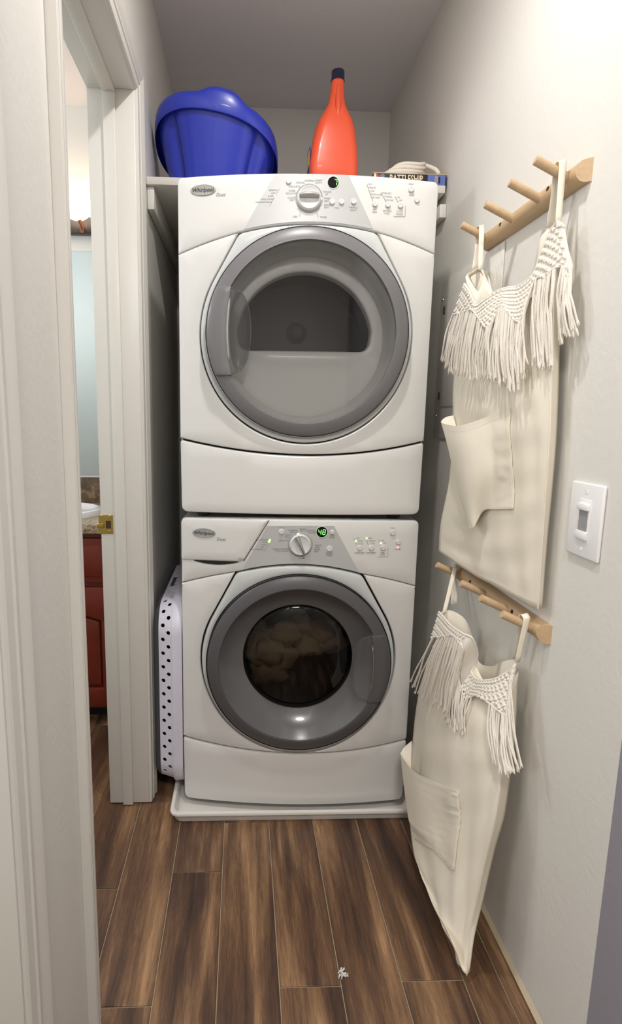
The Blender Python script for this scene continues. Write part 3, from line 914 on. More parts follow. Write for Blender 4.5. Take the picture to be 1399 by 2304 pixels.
dryer = machine('tumble_dryer', 'white front-loading dryer stacked on top of the washer, grey round door', 0.888, dict(
    cat='dryer', bdy=0.0, dmat=MT['door'], cen=(0.003, 1.3745), R=0.2805, c1=(-0.176, 1.6285), c2=(0.177, 1.6345), tp=(0.0, 1.6500), top=1.7640, bot=0.8960,
    seamL=1.5780, seamR=1.5885, trap=[(-0.0873, 1.7640), (0.0990, 1.7650), (-0.1640, 1.6330), (0.1670, 1.6395)], gap=0.0032,
    drL=1.0995, drM=1.0605, drR=1.1005, side=-1, hv=1.3770, hh=0.110, ue=0.2020, bulge=0.062, foot=-0.0135,
    logo=(-0.2691, 1.7303), inside=dryer_inside, fit=dryer_fit))

# ---------------------------------------------------------------- washer
def washer_inside(t, door, cen, yb, Ri):
    cx, cz = cen
    MB().lathe([(Ri+0.002, -0.022), (Ri-0.002, -0.017), (Ri-0.016, 0.002), (Ri-0.036, 0.022), (Ri-0.058, 0.036), (Ri-0.066, 0.040), (Ri-0.068, 0.046)], (cx, yb, cz), 96).build('door_bowl', MT['bowl'], door, smooth=True)
    r = Ri-0.066
    dome = [(r*math.cos(a), 0.041-0.020*math.sin(a)) for a in np.linspace(0.0, PI/2, 9)]
    MB().lathe(dome, (cx, yb, cz), 64).build('door_glass', MT['darkglass'], door, smooth=True)
    MB().lathe([(r+0.002, 0.047), (0.20, 0.10), (0.22, 0.14), (0.22, 0.42), (0.0, 0.42)], (cx, yb, cz), 64).build('drum', MT['blackdrum'], t, smooth=True)

def washer_fit(t, conp, P3, words, button, led, line, Z):
    # detergent drawer
    H = 0.336
    poly = fillet(np.array([(-H, 0.7585), (-0.160, 0.7610), (-0.0905, 0.8808), (-H, 0.8780)]), {0: 0.006, 1: 0.012, 2: 0.004, 3: 0.016})
    poly = poly-[0, 0.888*0]
    pz = np.array([(u, Z(v)) for u, v in poly])
    dr = sheet('detergent_drawer', pz, lambda u, v: yf(u)-0.0035, MT['cons'], t, bev=0.005, back=lambda u, v: yf(u)+0.004 if abs(u) < 0.33 else 0.012, step=0.03)
    slot = arcpts((-0.300, Z(0.7570)), (-0.235, Z(0.7485)), (-0.172, Z(0.7580)), 10)
    slot = np.vstack([slot, [(-0.172, Z(0.7600)), (-0.300, Z(0.7590))]])
    sheet('drawer_grip', slot, lambda u, v: yf(u)-0.0009, MT['gap'], dr, bev=0.0, back=lambda u, v: yf(u)+0.001, step=0.03)
    edge = MB(); edge.tube(line((-0.158, 0.7620), (-0.0885, 0.8800)), 0.0009, 6); edge.build('drawer_gap', MT['gap'], dr)
    u, v = -0.0010, 0.8125
    MB().lathe([(0.0350, 0.001), (0.0348, -0.0010), (0.0335, -0.0018), (0.0325, -0.0010), (0.0315, -0.0006)], (u, yf(u), Z(v)), 56).build('dial_ring', MT['badge'], conp, smooth=True)
    k = MB().lathe([(0.030, 0.0), (0.030, -0.006), (0.0285, -0.010), (0.0265, -0.0115), (0.024, -0.010), (0.0, -0.010)], (u, yf(u), Z(v)), 56).build('knob', MT['button'], conp, smooth=40)
    G = []
    ca, sa = math.cos(math.radians(-66)), math.sin(math.radians(-66))
    for i in range(13):
        q = -1+2*i/12
        row = []
        for j in range(9):
            a = PI*j/8
            lx = q*0.0250; lz = 0.0065*math.cos(a)*(1-0.25*q)
            row.append((u+ca*lx-sa*lz, yf(u)-0.010-0.014*math.sin(a)*(1-0.2*q*q), Z(v)+sa*lx+ca*lz))
        G.append(row)
    MB().grid(G).build('knob_grip', MT['chrome'], k, smooth=60)
    du, dv = 0.0584, 0.8486
    MB().lathe([(0.0172, 0.001), (0.0172, -0.0016), (0.0155, -0.0020), (0.0148, -0.0010)], (du, yf(du), Z(dv)), 40).build('display_bezel', MT['button'], conp, smooth=True)
    d = MB().lathe([(0.0152, -0.0011), (0.0, -0.0012)], (du, yf(du), Z(dv)), 40).build('display', MT['display'], conp)
    dg = MB(); seven(dg, '4', du-0.0058, Z(dv), 0.0068, 0.0140, yf(du)-0.0018); seven(dg, '8', du+0.0058, Z(dv), 0.0068, 0.0140, yf(du)-0.0018); dg.build('digits', MT['green'], d)
    button(-0.0539, 0.8480, 0.0066); button(0.0869, 0.8487, 0.0054); button(0.0810, 0.8010, 0.0072)
    for uu in (0.1663, 0.1994, 0.2327): button(uu, 0.8028, 0.0066)
    button(0.2588, 0.8460, 0.0072); button(0.2759, 0.8180, 0.0062)
    led(-0.0075, 0.8420, 0.0036, MT['lime']); led(-0.0855, 0.8240, 0.0030, MT['lime']); led(-0.0880, 0.8190, 0.0030, MT['lime'])
    led(0.1545, 0.8225, 0.0028, MT['lime']); led(0.1850, 0.8305, 0.0028, MT['lime']); led(0.2265, 0.8160, 0.0028, MT['lime']); led(0.2765, 0.8030, 0.0030, MT['red'])
    ln = MB()
    for a, b in (((-0.0815, 0.8260), (-0.1015, 0.7910)), ((0.1475, 0.8330), (0.1585, 0.8110)), ((0.1815, 0.8330), (0.1915, 0.8110)), ((0.2195, 0.8270), (0.2265, 0.8110)), ((0.2480, 0.8030), (0.2480, 0.7790)), ((0.2200, 0.7770), (0.2480, 0.7775))):
        ln.tube(line(a, b), 0.0004, 4)
    stuff(ln.build('print_lines', MT['ink'], conp))
    S = 0.0064
    words([('Duet', -0.2212, 0.8230, 0.0120, 0.0, 0.25), ('ENERGY', -0.1660, 0.7690, 0.0042, 0, 0), ('STAR', -0.1660, 0.7650, 0.0042, 0, 0)], 'printed_text', MT['ink'], dr, dy=0.0048)
    words([('NORMAL', -0.0215, 0.8520, S, 0, 0), ('CASUAL', -0.0190, 0.8460, S, 0, 0), ('HEAVY', 0.0060, 0.8560, S, 0, 0), ('DUTY', 0.0060, 0.8500, S, 0, 0), ('WHITEST', 0.0300, 0.8520, S, 0, 0), ('WHITES', 0.0310, 0.8460, S, 0, 0),
           ('QUICK', -0.0340, 0.8390, S, 0, 0), ('WASH', -0.0360, 0.8330, S, 0, 0), ('DELICATE', -0.0470, 0.8230, S, 0, 0), ('CLEAN WASHER', -0.0540, 0.7990, S, 0, 0), ('WITH AFFRESH', -0.0510, 0.7930, 0.0055, 0, 0),
           ('DRAIN', 0.0500, 0.8110, S, 0, 0), ('SPIN', 0.0470, 0.8050, S, 0, 0), ('RINSE', 0.0470, 0.7990, S, 0, 0), ('SPIN', 0.0440, 0.7930, S, 0, 0), ('SOAK', 0.0040, 0.7735, S, 0, 0),
           ('STATUS', -0.0539, 0.8600, 0.0048, 0, 0), ('CYCLE', 0.0869, 0.8385, 0.0052, 0, 0), ('SIGNAL', 0.0869, 0.8330, 0.0052, 0, 0), ('EXTRA', 0.0810, 0.7880, S, 0, 0), ('RINSE', 0.0810, 0.7820, S, 0, 0),
           ('ADD A GARMENT', -0.1090, 0.8240, 0.0050, 0, 0), ('WASH', -0.0990, 0.8170, 0.0050, 0, 0), ('RINSE', -0.1020, 0.8100, 0.0050, 0, 0), ('SPIN', -0.1060, 0.8035, 0.0050, 0, 0), ('CYCLE COMPLETE', -0.1240, 0.7965, 0.0050, 0, 0),
           ('HOT', 0.1600, 0.8310, 0.005, 0, 0), ('WARM', 0.1680, 0.8230, 0.005, 0, 0), ('COLD', 0.1690, 0.8150, 0.005, 0, 0), ('HIGH', 0.1950, 0.8310, 0.005, 0, 0), ('MEDIUM', 0.2010, 0.8230, 0.005, 0, 0), ('LOW', 0.2020, 0.8150, 0.005, 0, 0),
           ('ON', 0.2300, 0.8235, 0.005, 0, 0), ('OFF', 0.2370, 0.8165, 0.005, 0, 0), ('WASH TEMP', 0.1663, 0.7890, 0.0056, 0, 0), ('SPIN SPEED', 0.1994, 0.7890, 0.0056, 0, 0), ('SOIL', 0.2327, 0.7890, 0.0056, 0, 0), ('LEVEL', 0.2327, 0.7835, 0.0056, 0, 0),
           ('START', 0.2588, 0.8590, 0.0048, 0, 0), ('CANCEL', 0.2759, 0.7980, 0.0048, 0, 0)], 'printed_text', MT['ink'], conp)

washer = machine('washing_machine', 'white front-loading washer under the dryer, dark window full of laundry', 0.0, dict(
    cat='washing machine', bdy=0.0035, dmat=MT['doorshaded'], cen=(0.002, 0.4640), R=0.2800, c1=(-0.178, 0.7290), c2=(0.177, 0.7265), tp=(0.0, 0.7545), top=0.8780, bot=0.0090,
    seamL=0.6886, seamR=0.6865, trap=[(-0.0930, 0.8640), (0.0912, 0.8665), (-0.1640, 0.7320), (0.1680, 0.7300)], gap=0.0050,
    drL=0.2120, drM=0.1765, drR=0.2085, side=1, hv=0.4600, hh=0.100, ue=0.2050, bulge=0.062, foot=-0.0128,
    logo=(-0.2703, 0.8395), inside=washer_inside, fit=washer_fit))

# laundry inside the washer
def machine_pt(u, y, z):
    c, s = math.cos(MROT), math.sin(MROT)
    return (MLOC.x+u*c-y*s, MLOC.y+u*s+y*c, MLOC.z+z)
lm = MB()
for i in range(26):
    a = random.uniform(-0.125, 0.125); zz = random.uniform(-0.12, 0.05) - 0.2*abs(a)*0
    if a > 0.0 and zz < -0.03 and random.random() < 0.75: continue
    yy = random.uniform(0.105, 0.17)
    r = random.uniform(0.025, 0.050)
    n, mth = 12, 8
    ph = [random.uniform(0, 6) for _ in range(4)]
    G = []
    for q in range(mth+1):
        th = PI*q/mth
        row = []
        for k in range(n+1):
            an = 2*PI*(k % n)/n
            rr = r*(1+0.28*math.sin(3*an+ph[0])*math.sin(2*th+ph[1])+0.16*math.sin(5*th+ph[2]))
            row.append(machine_pt(a+rr*math.sin(th)*math.cos(an)*1.3, yy+rr*math.sin(th)*math.sin(an)*0.7, 0.470+zz+rr*math.cos(th)))
        G.append(row)
    lm.grid(G)
lo = lm.build('laundry', MT['cloth'], smooth=180)
tag(stuff(lo), 'cream wet laundry heaped behind the dark washer window', 'laundry')

# ---------------------------------------------------------------- drip pan
pan = thing('drip_pan', 'white plastic drip pan on the floor under the washer', 'pan', (-0.012, 0.30, 0.0))
px0, px1, py0, py1 = -0.362, 0.385, -0.402, 0.44
def rrect(x0, x1, y0, y1, r, n=6):
    P = []
    for cx_, cy_, a0 in ((x1-r, y0+r, -PI/2), (x1-r, y1-r, 0), (x0+r, y1-r, PI/2), (x0+r, y0+r, PI)):
        for k in range(n+1): P.append((cx_+r*math.cos(a0+PI/2*k/n), cy_+r*math.sin(a0+PI/2*k/n)))
    return P
pm = MB()
rings = [(0.012, 0.0, 0.0), (0.006, 0.022, 0.0), (0.000, 0.024, 0), (0.0, 0.030, 0), (0.002, 0.0325, 0), (0.010, 0.0325, 0), (0.0125, 0.030, 0), (0.020, 0.006, 0), (0.03, 0.004, 0)]
base = []
for ins, z, _ in rings:
    base.append([(x, y, z) for x, y in rrect(px0+ins, px1-ins, py0+ins, py1-ins, 0.026)])
n = len(base[0])
v = [q for r in base for q in r]; f = []
for i in range(len(base)-1):
    for k in range(n): f.append((i*n+k, i*n+(k+1) % n, (i+1)*n+(k+1) % n, (i+1)*n+k))
f.append(tuple(range((len(base)-1)*n, len(base)*n)))
f.append(tuple(range(n-1, -1, -1)))
pm.add(v, f)
pm.build('tray', MT['pan'], pan, smooth=40)

# ================================================================== peg racks
def peg_rack(name, label, y0, y1, z0, z1, pegs, group=None):
    t = thing(name, label, 'coat rack', (XR, (y0+y1)/2, (z0+z1)/2))
    cy, cz = (y0+y1)/2, (z0+z1)/2; hz = (z1-z0)/2
    # half-round rail with slanted ends
    sec = [(0.0, -hz), (-0.010, -hz), (-0.017, -hz*0.80), (-0.022, -hz*0.40), (-0.024, 0.1*hz), (-0.022, hz*0.55), (-0.016, hz*0.88), (-0.008, hz), (0.0, hz)]
    v = []
    for yy, sg in ((y0-cy, 1), (y1-cy, -1)):
        for x, z in sec: v.append((x, yy+sg*(-x)*0.55, z))
    n = len(sec)
    f = [(i, i+1, n+i+1, n+i) for i in range(n-1)]+[(n-1, 0, n, 2*n-1), tuple(range(n)), tuple(range(2*n-1, n-1, -1))]
    m = MB(); m.add(v, f)
    m.build('rail', MT['beech'], t, smooth=50)
    for py_, pz in pegs:
        p = MB()
        a = Vector((-0.012, py_-cy, pz-cz-0.004)); tip = Vector((-0.082, py_-cy, pz-cz+0.028))
        d = (tip-a).normalized()
        p.tube([a, tip-d*0.0012, tip], [0.0082, 0.0082, 0.0074], 20)
        p.build('peg', MT['beech'], t, smooth=40)
    for fr in (0.27, 0.75):
        yy = (y1-cy)+((y0-y1))*fr
        MB().lathe([(0.0050, -0.0200), (0.0050, -0.0236), (0.0040, -0.0239), (0.0, -0.0239)], (0, yy, hz*0.30), 14, 'x').build('screw_hole', MT['screw'], t, smooth=30)
    return t
peg_rack('peg_rack', 'upper beech wood peg rail on the right wall, level with the dryer controls', -0.572, -0.150, 1.586, 1.624, [(-0.530, 1.606), (-0.432, 1.606), (-0.318, 1.606), (-0.185, 1.606)])
peg_rack('peg_rack', 'lower beech wood peg rail on the right wall, below the hem of the long bag', -0.588, -0.118, 0.752, 0.790, [(-0.549, 0.772), (-0.446, 0.772), (-0.334, 0.772), (-0.165, 0.772)])

# ================================================================== cotton bags
UB = dict(
    front=[[(0.354, -0.2346, 1.4394), (0.363, -0.3623, 1.4161), (0.371, -0.447, 1.4092), (0.379, -0.5175, 1.4117), (0.389, -0.5538, 1.45)], [(0.364, -0.1539, 1.2827), (0.357, -0.3359, 1.2607), (0.367, -0.4449, 1.2544), (0.379, -0.5115, 1.2589), (0.391, -0.5616, 1.3185)], [(0.364, -0.1629, 1.1831), (0.357, -0.3535, 1.1636), (0.369, -0.4558, 1.1698), (0.381, -0.524, 1.1665), (0.393, -0.5772, 1.1675)], [(0.366, -0.1656, 1.0364), (0.365, -0.3325, 1.0378), (0.377, -0.4406, 1.0453), (0.387, -0.5241, 1.0507), (0.396, -0.5781, 1.0531)], [(0.369, -0.1123, 0.8984), (0.374, -0.3089, 0.9032), (0.383, -0.429, 0.9189), (0.391, -0.5108, 0.9278), (0.399, -0.5777, 0.9517)], [(0.369, -0.1119, 0.8244), (0.379, -0.3122, 0.8174), (0.389, -0.4228, 0.8179), (0.396, -0.5108, 0.8182), (0.403, -0.5771, 0.8202)]],
    gusset=[[(0.389, -0.5538, 1.45), (0.417, -0.5224, 1.4273)], [(0.391, -0.5616, 1.3185), (0.417, -0.5424, 1.2976)], [(0.393, -0.5772, 1.1675), (0.417, -0.5579, 1.1593)], [(0.396, -0.5781, 1.0531), (0.417, -0.5616, 1.0513)], [(0.399, -0.5777, 0.9517), (0.417, -0.5615, 0.9439)], [(0.403, -0.5771, 0.8202), (0.417, -0.5658, 0.8181)]],
    top=[(0.339, -0.254, 1.4842), (0.341, -0.2785, 1.4646), (0.345, -0.3039, 1.4359), (0.347, -0.3197, 1.4292), (0.351, -0.3418, 1.4352), (0.357, -0.363, 1.4393), (0.363, -0.3955, 1.4425), (0.368, -0.4248, 1.4407), (0.372, -0.4511, 1.4369), (0.376, -0.4845, 1.4427), (0.379, -0.5032, 1.4551), (0.381, -0.5197, 1.4852), (0.383, -0.5388, 1.5125), (0.385, -0.554, 1.5219), (0.389, -0.5618, 1.5181), (0.393, -0.5659, 1.5111)],
    pocket=[[(0.329, -0.1904, 1.1695), (0.329, -0.2954, 1.1644), (0.344, -0.3703, 1.178), (0.361, -0.4179, 1.1932), (0.375, -0.4663, 1.2026)], [(0.331, -0.2347, 1.1187), (0.329, -0.3318, 1.1132), (0.344, -0.3915, 1.1261), (0.363, -0.4227, 1.1417), (0.379, -0.4716, 1.148)], [(0.339, -0.2658, 1.0568), (0.334, -0.3524, 1.0448), (0.349, -0.4032, 1.06), (0.369, -0.4266, 1.0814), (0.382, -0.4784, 1.0859)], [(0.347, -0.2955, 0.9966), (0.344, -0.3604, 0.9753), (0.359, -0.3852, 0.9894), (0.376, -0.4255, 1.0245), (0.385, -0.4821, 1.0412)], [(0.354, -0.3076, 0.9668), (0.351, -0.3654, 0.9356), (0.365, -0.3823, 0.9791), (0.379, -0.4294, 0.9897), (0.387, -0.4871, 1.0009)]],
    ends=[(0.329, -0.1699, 1.3316), (0.331, -0.221, 1.3067), (0.335, -0.2843, 1.2874), (0.337, -0.337, 1.2814), (0.340, -0.3845, 1.2806), (0.344, -0.4271, 1.2729), (0.349, -0.4589, 1.2619), (0.352, -0.4888, 1.2532), (0.359, -0.5221, 1.2496), (0.365, -0.5262, 1.2935), (0.372, -0.5422, 1.2944), (0.379, -0.5627, 1.283), (0.387, -0.5765, 1.2842), (0.399, -0.5747, 1.3293), (0.403, -0.5987, 1.3291), (0.409, -0.6146, 1.3475)],
    starts=[(0.335, -0.2058, 1.426), (0.338, -0.2574, 1.4211), (0.341, -0.302, 1.4192), (0.341, -0.3396, 1.3996), (0.341, -0.3954, 1.3671), (0.350, -0.4212, 1.3913), (0.354, -0.4341, 1.4045), (0.355, -0.4624, 1.3851), (0.359, -0.5017, 1.363), (0.369, -0.5081, 1.4071), (0.376, -0.5141, 1.436), (0.378, -0.5435, 1.4355), (0.384, -0.5668, 1.4437), (0.392, -0.5778, 1.4456), (0.398, -0.5863, 1.4246), (0.403, -0.5868, 1.4422)],
    curl=[(0.359, -0.1816, 1.1885), (0.345, -0.1741, 1.185), (0.333, -0.1775, 1.1771)],
)
LB = dict(
    front=[[(0.329, -0.2284, 0.6044), (0.329, -0.3622, 0.6486), (0.354, -0.4058, 0.6456), (0.359, -0.4946, 0.6146), (0.379, -0.5476, 0.6505)], [(0.324, -0.153, 0.4295), (0.319, -0.3317, 0.4754), (0.329, -0.4399, 0.5235), (0.344, -0.5212, 0.5382), (0.369, -0.5595, 0.5505)], [(0.319, -0.1402, 0.2763), (0.309, -0.334, 0.3586), (0.319, -0.4593, 0.4164), (0.339, -0.5374, 0.4521), (0.359, -0.58, 0.4802)], [(0.301, -0.1938, 0.135), (0.301, -0.3515, 0.2135), (0.314, -0.4704, 0.2811), (0.334, -0.5368, 0.3324), (0.349, -0.5878, 0.3798)], [(0.281, -0.3047, 0.0821), (0.287, -0.4283, 0.1196), (0.301, -0.5158, 0.1522), (0.321, -0.5484, 0.182), (0.335, -0.5772, 0.2241)], [(0.277, -0.3719, 0.0761), (0.282, -0.4984, 0.0735), (0.291, -0.5513, 0.0641), (0.307, -0.5699, 0.0432), (0.325, -0.5747, 0.0897)], [(0.277, -0.4008, 0.0734), (0.281, -0.5229, 0.0829), (0.289, -0.5814, 0.0736), (0.305, -0.5929, 0.0286), (0.315, -0.594, 0.0163)]],
    gusset=[[(0.379, -0.5476, 0.6505), (0.409, -0.5137, 0.6634)], [(0.369, -0.5595, 0.5505), (0.407, -0.528, 0.5416)], [(0.359, -0.58, 0.4802), (0.399, -0.539, 0.4523)], [(0.349, -0.5878, 0.3798), (0.389, -0.5487, 0.3585)], [(0.339, -0.581, 0.2734), (0.373, -0.5517, 0.2803)], [(0.329, -0.5764, 0.1564), (0.349, -0.5671, 0.1707)], [(0.325, -0.5747, 0.0897), (0.331, -0.5799, 0.0971)], [(0.315, -0.594, 0.0163), (0.320, -0.5942, 0.0252)]],
    top=[(0.329, -0.2577, 0.701), (0.325, -0.3037, 0.7036), (0.324, -0.3457, 0.7024), (0.325, -0.385, 0.7043), (0.329, -0.4219, 0.7071), (0.341, -0.4374, 0.7039), (0.357, -0.4314, 0.6693), (0.358, -0.4265, 0.6431), (0.349, -0.4277, 0.6215), (0.347, -0.4646, 0.6203), (0.353, -0.4962, 0.6335), (0.362, -0.5221, 0.6509), (0.373, -0.5408, 0.6723), (0.379, -0.5487, 0.6873), (0.383, -0.5534, 0.6989)],
    backrim=[(0.329, -0.2577, 0.701), (0.354, -0.2622, 0.7084), (0.384, -0.2778, 0.6931), (0.399, -0.2851, 0.6623), (0.409, -0.2937, 0.6311), (0.414, -0.3154, 0.5931), (0.414, -0.3867, 0.6163), (0.409, -0.4316, 0.6462), (0.399, -0.5088, 0.6867), (0.384, -0.5512, 0.6998)],
    ends=[(0.304, -0.1508, 0.4652), (0.307, -0.1955, 0.4551), (0.308, -0.2705, 0.4762), (0.309, -0.3397, 0.503), (0.314, -0.3841, 0.5174), (0.317, -0.392, 0.5082), (0.320, -0.3814, 0.489), (0.322, -0.3973, 0.4833), (0.325, -0.4295, 0.4917), (0.329, -0.4541, 0.5026), (0.331, -0.4685, 0.5077), (0.343, -0.5762, 0.5073), (0.349, -0.6135, 0.5123), (0.365, -0.6159, 0.5183), (0.383, -0.6134, 0.5278)],
    starts=[(0.321, -0.2377, 0.6274), (0.319, -0.293, 0.6495), (0.320, -0.3391, 0.6701), (0.322, -0.3796, 0.6872), (0.324, -0.4132, 0.6827), (0.326, -0.4299, 0.6771), (0.329, -0.4184, 0.6406), (0.330, -0.4049, 0.6131), (0.332, -0.4096, 0.5884), (0.337, -0.4381, 0.5631), (0.342, -0.4816, 0.5929), (0.350, -0.5293, 0.5976), (0.359, -0.565, 0.5964), (0.365, -0.5722, 0.6041), (0.373, -0.5594, 0.6659)],
    pocket=[[(0.289, -0.1413, 0.2363), (0.284, -0.2601, 0.2648), (0.291, -0.3482, 0.3046), (0.307, -0.4223, 0.337), (0.322, -0.4794, 0.3648)], [(0.284, -0.1949, 0.1902), (0.282, -0.3012, 0.2263), (0.291, -0.3734, 0.2602), (0.308, -0.4371, 0.2896), (0.321, -0.4905, 0.3185)], [(0.281, -0.2534, 0.1394), (0.281, -0.333, 0.1748), (0.290, -0.4022, 0.2108), (0.307, -0.4566, 0.2307), (0.321, -0.501, 0.261)], [(0.277, -0.3125, 0.1118), (0.281, -0.3744, 0.1462), (0.289, -0.4284, 0.173), (0.307, -0.4688, 0.1803), (0.320, -0.5129, 0.196)]],
    curl=[(0.324, -0.1166, 0.2661), (0.304, -0.1177, 0.2476), (0.293, -0.1266, 0.238)],
)
HEM = [[(0.369, -0.2577, 1.5188), (0.353, -0.2552, 1.5123), (0.339, -0.2538, 1.4998), (0.341, -0.284, 1.4625), (0.346, -0.3174, 1.4287), (0.353, -0.3395, 1.4348), (0.363, -0.3528, 1.4442), (0.374, -0.2931, 1.484)], [(0.374, -0.2434, 1.5175), (0.359, -0.2507, 1.5115), (0.346, -0.2513, 1.5024), (0.346, -0.279, 1.477), (0.351, -0.2973, 1.459), (0.359, -0.2911, 1.4671), (0.369, -0.2763, 1.4838), (0.375, -0.2607, 1.5048)], [(0.389, -0.2089, 1.5232), (0.379, -0.2052, 1.5198), (0.364, -0.2181, 1.5085), (0.363, -0.2429, 1.4862), (0.369, -0.2539, 1.4713), (0.377, -0.2481, 1.4795), (0.384, -0.2389, 1.4934), (0.389, -0.2263, 1.5112)]]
def knots_on(mb, A, B, pitch, vpitch, size, out, skip=None, seed=1):
    """rows of square-knot bumps from curve A (top) down to curve B (bottom), both (n, 3) arrays"""
    n = len(A)
    seg = np.linalg.norm(np.diff((A+B)/2, axis=0), axis=1); s = np.concatenate([[0], np.cumsum(seg)])
    Ltot = s[-1]
    for r in range(9):
        x = (pitch*0.5 if r % 2 else 0.0)+pitch*0.3
        while x < Ltot-pitch*0.2:
            t = np.interp(x, s, np.arange(n)); i = min(int(t), n-2); u = t-i
            a = A[i]*(1-u)+A[i+1]*u; b = B[i]*(1-u)+B[i+1]*u
            frac = x/Ltot
            x += pitch
            hgt = np.linalg.norm(b-a)
            d = (r+0.55)*vpitch/max(hgt, 1e-6)
            if d > 1.02 or (skip and skip(frac, d)): continue
            c = a+(b-a)*d
            tg = (A[i+1]-A[i])*(1-d)+(B[i+1]-B[i])*d
            tg = Vector(tg).normalized(); dn = Vector(b-a).normalized()
            nr = tg.cross(dn)
            if nr.dot(out) < 0: nr = -nr
            nr.normalize()
            sg = 1 if (r % 2) else -1
            # one knot: two fat cords crossing each other
            for q in (-1, 1):
                ax = (tg*0.95+dn*0.45*q*sg).normalized(); sd = nr.cross(ax).normalized()
                cc = Vector(c)+nr*(0.0020+0.0012*(q > 0))+dn*q*size*0.17
                va = []
                for (l, w_) in ((-1, 0.15), (-0.6, 0.9), (0.0, 1.1), (0.6, 0.9), (1, 0.15)):
                    for an in range(6):
                        aa = 2*PI*an/6
                        va.append(cc+ax*l*size*0.52+sd*math.cos(aa)*w_*size*0.25+nr*(math.sin(aa)*w_*size*0.30-0.12*size*l*l))
                fa = []
                for i2 in range(4):
                    for an in range(6): fa.append((i2*6+an, i2*6+(an+1) % 6, (i2+1)*6+(an+1) % 6, (i2+1)*6+an))
                mb.add(va, fa)
def fringe(mb, starts, ends, n, r, seed, flare=0.011, weight=None, sway=0.006):
    rg = random.Random(seed)
    S = np.asarray(starts); E_ = np.asarray(ends)
    m = len(S)
    for k in range(n):
        t = (k+rg.uniform(0.1, 0.9))/n*(m-1)
        i = min(int(t), m-2); u = t-i
        # keep the gaps between the tassel groups open
        if weight and weight(t) < rg.random(): continue
        a = S[i]*(1-u)+S[i+1]*u; b = E_[i]*(1-u)+E_[i+1]*u
        b = b+np.array([rg.uniform(-0.003, 0.003), rg.uniform(-sway, sway), rg.uniform(-0.008, 0.010)])
        a = a+np.array([rg.uniform(-0.002, 0.002), 0, rg.uniform(-0.002, 0.004)])
        mid = (a+b)/2; bow = rg.uniform(-1, 1)
        p1 = a+(b-a)*0.30+np.array([-0.004+rg.uniform(-0.002, 0.002), bow*0.005, -0.006])
        p2 = a+(b-a)*0.65+np.array([-0.004+rg.uniform(-0.002, 0.002), -bow*0.004, -0.004])
        pts = cr([a, p1, p2, b], 9)
        mb.tube(pts, [r*0.95]*9, 5)
        # frayed end
        d = (pts[-1]-pts[-2]); d = d/np.linalg.norm(d)
        for q in range(4):
            e = pts[-1]+d*flare*rg.uniform(0.7, 1.3)+np.array([rg.uniform(-1, 1), rg.uniform(-1, 1), rg.uniform(-0.3, 0.3)])*r*1.6
            mb.tube([pts[-1]-d*0.003, (pts[-1]+e)/2, e], [r*0.95, r*0.85, r*0.25], 4)
def ribbon(name, pts, wdir, wid, m, parent, th=0.0012):
    P_ = cr(np.array(pts), 28); w_ = np.array(wdir)
    G = []
    wl = wid if hasattr(wid, '__len__') else [wid, wid]
    for i, p in enumerate(P_):
        ww = np.interp(i/27, np.linspace(0, 1, len(wl)), wl)
        G.append([p-w_*ww/2, p-w_*ww/6+0, p+w_*ww/6, p+w_*ww/2])
    o = MB().grid(G).build(name, m, parent, smooth=True)
    so = o.modifiers.new('thickness', 'SOLIDIFY'); so.thickness = th; so.offset = 0
    return o
def strap_loop(name, apex, peg, parent, base, hang, wid=0.013):
    """flat strap from the bag's corner up over a peg and down again; peg = (x, y, z) of the peg centre where it crosses"""
    px_, py_, pz_ = peg; r = 0.0098
    a1, a2 = apex
    pts = [a1, (np.array(a1)*0.45+np.array((px_, py_-r, pz_))*0.55), (px_, py_-r, pz_), (px_, py_-r*0.7, pz_+r*0.72), (px_, py_, pz_+r), (px_, py_+r*0.7, pz_+r*0.72), (px_, py_+r, pz_), (np.array(a2)*0.45+np.array((px_+0.004, py_+r, pz_))*0.55), a2]
    return ribbon(name, [np.array(q)-base for q in pts], (1, 0, 0.25), [wid*0.8, wid, wid, wid, wid*1.3], MT['canvas'], parent)
def solid(o, th=0.0014):
    s = o.modifiers.new('thickness', 'SOLIDIFY'); s.thickness = th; s.offset = 0
    return o
OUT = Vector((-1, 0, 0))
